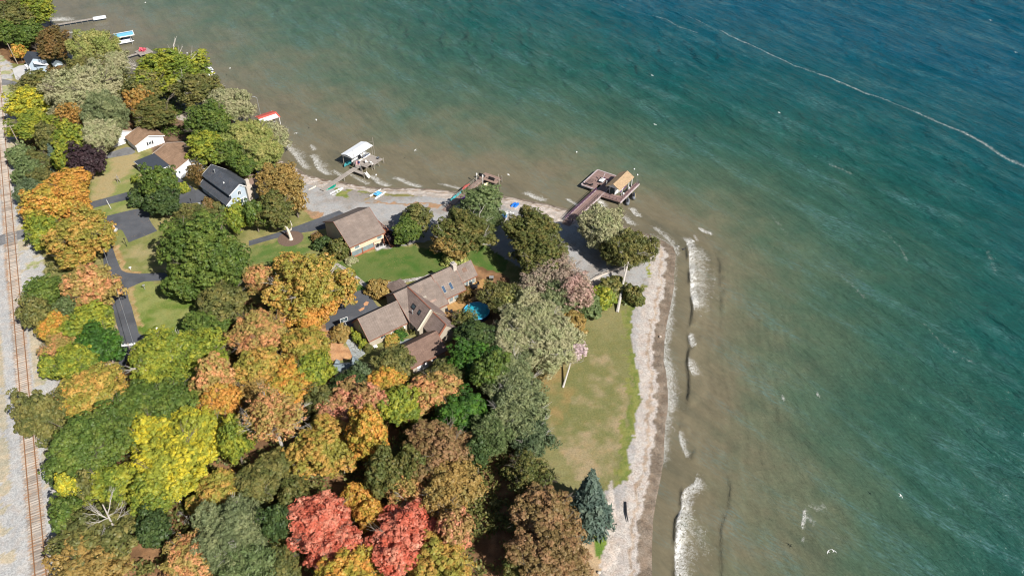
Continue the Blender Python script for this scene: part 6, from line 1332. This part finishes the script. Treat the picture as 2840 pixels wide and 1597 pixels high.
a_, b_ = W(328, 224, 0), W(362, 216, 0); D3 = thing('dock', 'short blue grey plank jetty between two willows', 'dock', (a_.x, a_.y, 0), math.atan2(b_.y - a_.y, b_.x - a_.x)); L_ = (b_ - a_).length; m = MB(); m.box(-1, L_, -.6, .6, -.05, .1); m.build('walkway', M['blues'], D3); piles(D3, [(2, .6), (4, -.6), (5, .6)], 0)
t_ = pontoon('white covered pontoon boat moored beyond the cottonwood', tuple(W(572, 208, -.8)), rad(35), 6.0, 2.3, 'white'); q = MB(); q.slab([(-2.5, -1.3, 1.7), (2.5, -1.3, 1.7), (2.5, 1.3, 1.75), (-2.5, 1.3, 1.75)], .06); q.build('canopy', M['roofw'], t_)
a_ = W(740, 323, 2.2); t_ = thing('boat_lift', 'boat lift with red roof and a white centre strip', 'boat lift', (a_.x, a_.y, 0), rad(40))
m = MB(); m.slab([(-2.9, -2.6, 2.0), (3.2, -2.6, 2.0), (3.2, 0, 2.7), (-2.9, 0, 2.7)], .06); m.slab([(-2.9, 2.6, 2.0), (3.2, 2.6, 2.0), (3.2, 0, 2.7), (-2.9, 0, 2.7)], .06); r_ = m.build('roof', M['redr'], t_); m = MB(); m.slab([(-3.2, -2.65, 2.08), (2.6, -2.65, 2.08), (2.6, -.9, 2.56), (-3.2, -.9, 2.56)], .03); m.build('roof_panel', M['roofw'], r_)
for x in (-2.6, 2.8):
    for y in (-2.4, 2.4): q = MB(); q.bar((x, y, -2), (x, y, 2.1), .13); q.build('post', M['white'], t_)
hull('rowboat', 'white boat under the red roofed lift', (a_.x, a_.y, -.7), rad(40), 5.0, 1.8, .8, 'white', 'cream2')
p = W(722, 316, 0); t_ = thing('lamp_post', 'tall grey lamp post behind the red roofed boat lift', 'lamp post', tuple(p)); q = MB(); q.tube([(0, 0, -1), (0, 0, 5.4), (-.8, .2, 5.7)], .07, 6); q.build('pole', M['metal'], t_); q = MB(); q.box(-1.3, -.7, .05, .35, 5.6, 5.75); q.build('lamp_head', M['metal'], t_)
a_, b_ = W(770, 371, .1), W(799, 359, .1); D7 = thing('dock', 'short pale jetty sticking out from under the yellow willow', 'dock', (a_.x, a_.y, 0), math.atan2(b_.y - a_.y, b_.x - a_.x)); L_ = (b_ - a_).length; m = MB(); m.box(-4, L_, -.5, .5, -.02, .14); m.build('walkway', M['dock'], D7); piles(D7, [(L_ - .2, .5), (L_ - .2, -.5), (2, .5)], .1, .07, up=.8)

# ================================================================== SMALL THINGS
def pole(lab, base, hgt, arm=True, lean=(0, 0), ang=0.4, name='utility_pole', r=.15):
    t_ = thing(name, lab, 'utility pole', tuple(base), ang); q = MB(); q.tube([(0, 0, 0), (lean[0], lean[1], hgt)], [r, r * .7], 8); q.build('pole', M['polew'], t_)
    if arm:
        q = MB(); q.bar((lean[0] - 1.1, lean[1], hgt - .4), (lean[0] + 1.1, lean[1], hgt - .4), .12); q.build('crossarm', M['polew'], t_)
        for x in (-1, -.4, .4, 1): q = MB(); q.tube([(lean[0] + x, lean[1], hgt - .34), (lean[0] + x, lean[1], hgt - .12)], .05, 5); q.build('insulator', M['metal'], t_)
    return t_
pole('leaning wooden pole at the upper left gravel edge', W(49, 178), 7.5, False, (-.5, 0)); pole('wooden utility pole with crossarm beside the yellow trees', W(66, 424), 9.0, True, (-.5, 0))
p3 = W(386, 1025); P3 = thing('utility_pole', 'utility pole with pale double crossarm at the lane end', 'utility pole', tuple(p3), rad(12)); q = MB(); q.tube([(0, 0, 0), (0, 0, 7.6)], [.17, .12], 8); q.build('pole', M['polew'], P3)
for dy in (-.14, .14): q = MB(); q.bar((-1.3, dy, 7.1), (1.3, dy, 7.1), .1, .14); q.build('crossarm', M['white'], P3)
for x in (-1.2, -.6, .6, 1.2): q = MB(); q.tube([(x, 0, 7.2), (x, 0, 7.5)], .07, 6); q.build('insulator', M['white'], P3)
q = MB(); q.tube([(.35, .0, 5.6), (.35, .0, 6.5)], .24, 10); q.build('transformer', M['metal'], P3)
wa = W(372, 958, 7.4); wb = W(286, 690, 6.6); pts = [wa.lerp(wb, k / 10) - Vector((0, 0, .8 * math.sin(k / 10 * math.pi))) for k in range(11)]
m = MB(); m.tube(pts, .045, 4); tag(m.build('power_line', M['metal']), 'thin cable hanging along the straight black lane', 'cable')
for k, (a, b, c_, d_) in enumerate([(1043, 720, 1098, 772), (1085, 735, 1098, 772), (1143, 680, 1100, 772)]):
    pass
for k, (a, b, lab) in enumerate([((534, 574), 1, 'black lamp post standing in the small mulch ring'), ((352, 684), 1, 'black lamp post on the lawn beside the turning pad'), ((452, 640), 1, 'black lamp post at the right corner of the turning pad')]):
    p = W(*a); t_ = thing('lamp_post', lab, 'lamp post', tuple(p)); q = MB(); q.tube([(0, 0, 0), (0, 0, 2.2)], .06, 6); q.build('pole', M['dark'], t_); q = MB(); q.tube([(0, 0, 2.2), (0, 0, 2.5), (0, 0, 2.6)], [.12, .2, .04], 8); q.build('lantern', M['dark'], t_)
p = W(318, 640); t_ = thing('lawn_lighthouse', 'white cone shaped lighthouse ornament at the turning pad', 'ornament', tuple(p)); q = MB(); q.box(-.6, .6, -.55, .55, 0, .45); q.build('base', M['conc'], t_); q = MB(); q.tube([(0, 0, .45), (0, 0, 2.3)], [.5, .18], 10); q.build('tower', M['white'], t_); q = MB(); q.tube([(0, 0, 2.3), (0, 0, 2.6), (0, 0, 2.8)], [.24, .2, .02], 8); q.build('lantern', M['dark'], t_)
p = W(308, 579); t_ = thing('flag_pole', 'white slanting pole on the strip between the black drives', 'pole', tuple(p)); q = MB(); q.tube([(0, 0, 0), (-.8, .8, 2.2)], .05, 6); q.build('shaft', M['white'], t_); q = MB(); q.tube([(0, 0, 0), (0, 0, .2)], .12, 8); q.build('foot', M['metal'], t_)
p = W(330, 506); t_ = thing('garden_windmill', 'small wooden garden windmill beside the yellow green bush', 'ornament', tuple(p), .5); q = MB()
for s_ in (-.35, .35): q.bar((s_, -.3, 0), (s_ * .3, 0, 1.9), .09); q.bar((s_, .3, 0), (s_ * .3, 0, 1.9), .09)
q.build('tower', M['post'], t_); q = MB(); q.bar((-.7, -.2, 1.9), (.7, -.2, 1.9), .12, .05); q.bar((0, -.2, 1.2), (0, -.2, 2.6), .12, .05); q.build('sails', M['post'], t_)
# dead white tree
p = W(807, 664); t_ = thing('dead_tree', 'bleached white dead trunk with one curved limb in the mulch ring', 'dead tree', tuple(p)); q = MB()
q.tube([(0, 0, 0), (.05, 0, .4), (-.1, .1, 1.6), (-.35, .2, 2.9), (-.5, .2, 3.6)], [.6, .42, .36, .3, .2], 9); q.build('trunk', M['deadw'], t_); q = MB(); q.tube([(-.2, .1, 2.4), (.55, .1, 3.0), (.95, .1, 4.2), (.8, .1, 5.6)], [.24, .2, .14, .05], 8); q.tube([(-.4, .2, 3.2), (-.9, .3, 3.9)], [.16, .06], 6); q.build('limb', M['deadw'], t_)
# mailboxes and lawn bits
for lab, a, nm, mt, h_ in [('small white post at the lawn corner by the lane', (363, 748), 'marker_post', 'white', .6), ('white mailbox post at the mouth of the house drive', (402, 802), 'mailbox', 'metal', 1.1), ('white mailbox on the lawn edge above the yellow ash', (437, 920), 'mailbox', 'white', 1.0)]:
    p = W(*a); t_ = thing(nm, lab, 'post' if nm == 'marker_post' else 'mailbox', tuple(p), .6); q = MB(); q.bar((0, 0, 0), (0, 0, h_), .09); q.build('post', M[mt], t_); q = MB(); q.box(-.28, .28, -.12, .12, h_, h_ + .22); q.build('box_body', M[mt], t_)
p = W(870, 681); t_ = MB(); t_.prism([(.35 * math.cos(k * .785), .35 * math.sin(k * .785)) for k in range(8)], 0, .06); tag(t_.build('manhole_cover', M['teal'], None, loc=tuple(p)), 'pale green round lid in the lawn by the tan house hedge', 'lid')
p = W(868, 958); t_ = thing('garden_gate', 'low dark mesh fence panel on the leaf strewn yard', 'fence', tuple(p), 2.2); q = MB(); q.bar((-.9, 0, .05), (.9, 0, .05), .05); q.bar((-.9, 0, 1), (.9, 0, 1), .05); q.bar((-.9, 0, 0), (-.9, 0, 1), .05); q.bar((.9, 0, 0), (.9, 0, 1), .05); q.build('frame', M['dark'], t_); q = MB()
for k in range(8): q.bar((-.8 + k * .22, 0, .05), (-.8 + k * .22, 0, 1), .02)
q.build('mesh_panel', M['dark'], t_)
m = MB(); c_ = W(893, 657)
for k in range(14): a = 3.6 + k * .26; m.ell((c_.x + 1.9 * math.cos(a), c_.y + 1.9 * math.sin(a), .05), (.2, .2, .16), 6, 4)
tag(m.build('stone_border', M['stone']), 'pale stone border of the flower bed by the tan house', 'border')
sheet('flower_bed', [(861, 650), (878, 640), (893, 648), (903, 655), (900, 662), (884, 663), (868, 660)], .035, M['mulch'])
p = W(1263, 716); t_ = thing('hammock', 'teal hammock chair under the lawn maple', 'hammock', tuple(p), .6); q = MB(); q.slab([(-1.1, -.5, .7), (1.1, -.5, .7), (1.1, .5, .8), (-1.1, .5, .8)], .06); q.build('bed', M['teal'], t_); q = MB(); q.bar((-1.5, 0, 0), (-1.1, 0, .8), .08); q.bar((1.5, 0, 0), (1.1, 0, .8), .08); q.build('stand', M['dark'], t_)
p = W(1740, 1452); t_ = MB(); a, b = W(1735, 1392), W(1742, 1448); t_.tube([a + Vector((0, 0, .1)), (a + b) / 2 + Vector((-.15, 0, .14)), b + Vector((0, 0, .1))], [.16, .17, .05], 7); tag(t_.build('driftwood_log', M['dark']), 'long dark driftwood log lying on the beach track', 'log')
p = W(1661, 1588); t_ = MB(); t_.ell((p.x, p.y, .15), (.35, .3, .28), 8, 5); tag(t_.build('boulder', M['stone']), 'lone pale boulder near the bottom edge of the beach', 'boulder')
p = W(1831, 935, -.7); t_ = MB(); t_.ell((p.x, p.y, p.z + .2), (.3, .26, .24), 8, 5); tag(t_.build('boulder', M['stone']), 'small pale boulder on the dark wet shore stones', 'boulder')
p = W(1895, 692, -.9); t_ = MB(); t_.ell((p.x, p.y, p.z + .05), (.4, .3, .2), 8, 5); tag(t_.build('boulder', M['dark']), 'dark rock breaking the water off the point', 'boulder')
for k, (a, b) in enumerate([(1759, 469), (1768, 485), (1599, 422), (1043, 485)]):
    p = W(a, b, -.8); t_ = MB(); t_.ell(tuple(p), (.22, .22, .22), 10, 8); tag(t_.build('buoy', M['white'], smooth=True), ['white buoy beyond the boathouse, farther of the two', 'white buoy beyond the boathouse, nearer of the two', 'white buoy alone on the lake left of the boathouse', 'white buoy right of the white steps on the weathered dock'][k], 'buoy', 'white mooring buoys')
# gulls
def gull(lab, px, z, rz, flying=True, s=1.0):
    p = W(px[0], px[1], z); t_ = thing('gull', lab, 'gull', tuple(p), rz, 'white gulls over the lake'); t_.scale = (s, s, s)
    m = MB(); n = 8
    m.tube([(-.34, 0, .02), (-.2, 0, .0), (0, 0, 0), (.18, 0, .02), (.27, 0, .06), (.34, 0, .05)], [.02, .07, .10, .08, .055, .012], n); 
    if flying:
        for s_ in (-1, 1):
            m.add([(-.08, s_ * .05, .03), (.12, s_ * .05, .03), (.14, s_ * .42, .20), (-.02, s_ * .42, .20), (-.10, s_ * .85, .08), (-.17, s_ * .82, .08), (.0, s_ * .25, .0)], [(0, 1, 2, 3), (3, 2, 4, 5)])
    m.add([(-.33, 0, .03), (-.5, -.09, .02), (-.5, .09, .02)], [(0, 1, 2)]); m.build('body', M['white'], t_); m = MB(); m.bar((.34, 0, .05), (.42, 0, .035), .025); m.build('bill', M['yellow'], t_)
for lab, px, z, r_, fl in [('gull low over the lake left of the white roofed slip', (877, 333), 4, .4, 1), ('gull gliding right of the yellow willow', (821, 370), 4, 2.2, 1), ('gull alone between the two middle docks', (1152, 417), 4, 2.6, 1), ('gull hovering just right of the brown dock', (1410, 485), 3, .5, 1), ('gull far out near the upper middle of the lake', (1817, 346), 2, .8, 1),
    ('gull beneath the long foam line', (2161, 313), 4, .3, 1), ('gull at the upper left of the foam line', (1809, 210), 3, .6, 1), ('gull in the top right part of the lake', (2747, 57), 4, .7, 1), ('gull near the right edge of the lake', (2817, 146), 4, .7, 1), ('gull by the breaking wave off the point', (1922, 669), 3, .8, 1),
    ('gull wheeling at the lower right, right one of a pair', (2312, 1527), 5, .9, 1), ('gull wheeling at the lower right, left one of a pair', (2297, 1529), 4, 2.4, 1), ('gull near the top left lake corner', (403, 8), 3, .4, 1), ('gull off the coral chair dock', (519, 148), 3, .5, 1), ('gull between the left willows and open water', (638, 190), 3, .3, 1), ('gull left of the lower right breaker', (2498, 1374), 3, .3, 1)]:
    gull(lab, px, z, r_, fl, .8 if px[1] < 1300 else .62)
# undergrowth
def scatter_leaves(name, polys, n, pal, s, zmax, seed, lab, hue=None):
    rng = np.random.default_rng(seed); P = [WA(p) for p in polys]; C = []
    for q in P:
        lo, hi = q.min(0), q.max(0); c = rng.uniform(lo, hi, (n * 3, 2)); c = c[inside(c[:, 0], c[:, 1], q)]; nz = fbm(c[:, 0] * .22, c[:, 1] * .22, seed, 3); c = c[nz > .47]; C.append(c)
    C = np.concatenate(C); k = len(C); b = 14; base = np.repeat(C, b, 0); off = rng.normal(0, .38, (k * b, 2)); z = np.abs(rng.normal(0, 1, k * b)) * zmax * .45
    V = np.column_stack([base + off, z]); N = rng.normal(0, .5, (k * b, 3)) + np.array([0, 0, 1]); N /= np.linalg.norm(N, axis=1)[:, None]
    me = leaves_mesh(name, V, N, s * rng.uniform(.6, 1.4, k * b), rng, np.column_stack([np.repeat(rng.random(k), b), rng.random(k * b)]), 1.1)
    o = bpy.data.objects.new(name, me); COL.objects.link(o); me.materials[0] = LM[pal]; tag(o, kind='stuff'); return o
wood_poly = [(170, 1597), (160, 1100), (330, 1030), (600, 960), (700, 820), (880, 900), (850, 1050), (1000, 1090), (1250, 1030), (1420, 1150), (1460, 1300), (1560, 1597)]
scatter_leaves('undergrowth', [wood_poly], 2600, 'OG', .24, 1.6, 3, ''); scatter_leaves('undergrowth', [wood_poly], 1500, 'DO', .26, 2.2, 5, '')
scatter_leaves('undergrowth', [[(60, 560), (70, 330), (20, 240), (100, 200), (360, 230), (340, 330), (180, 430), (170, 480), (110, 640), (140, 760), (120, 840), (160, 1020), (300, 1010), (300, 860), (270, 700), (180, 600)]], 1500, 'OG', .24, 1.5, 9, '')
scatter_leaves('undergrowth', [[(330, 260), (480, 250), (700, 400), (770, 450), (760, 500), (620, 450), (500, 420), (400, 330)]], 1000, 'G', .24, 1.5, 11, '')
scatter_leaves('undergrowth', [[(1420, 860), (1500, 760), (1700, 800), (1770, 810), (1745, 850), (1620, 800), (1560, 850), (1500, 920), (1440, 1000), (1420, 1150), (1340, 1200), (1280, 1050)]], 1100, 'GG', .22, 1.3, 13, '')
scatter_leaves('undergrowth', [[(-200, -60), (90, -40), (130, 60), (200, 130), (150, 160), (60, 150), (0, 120), (-200, 130)]], 900, 'G', .25, 1.8, 15, '')
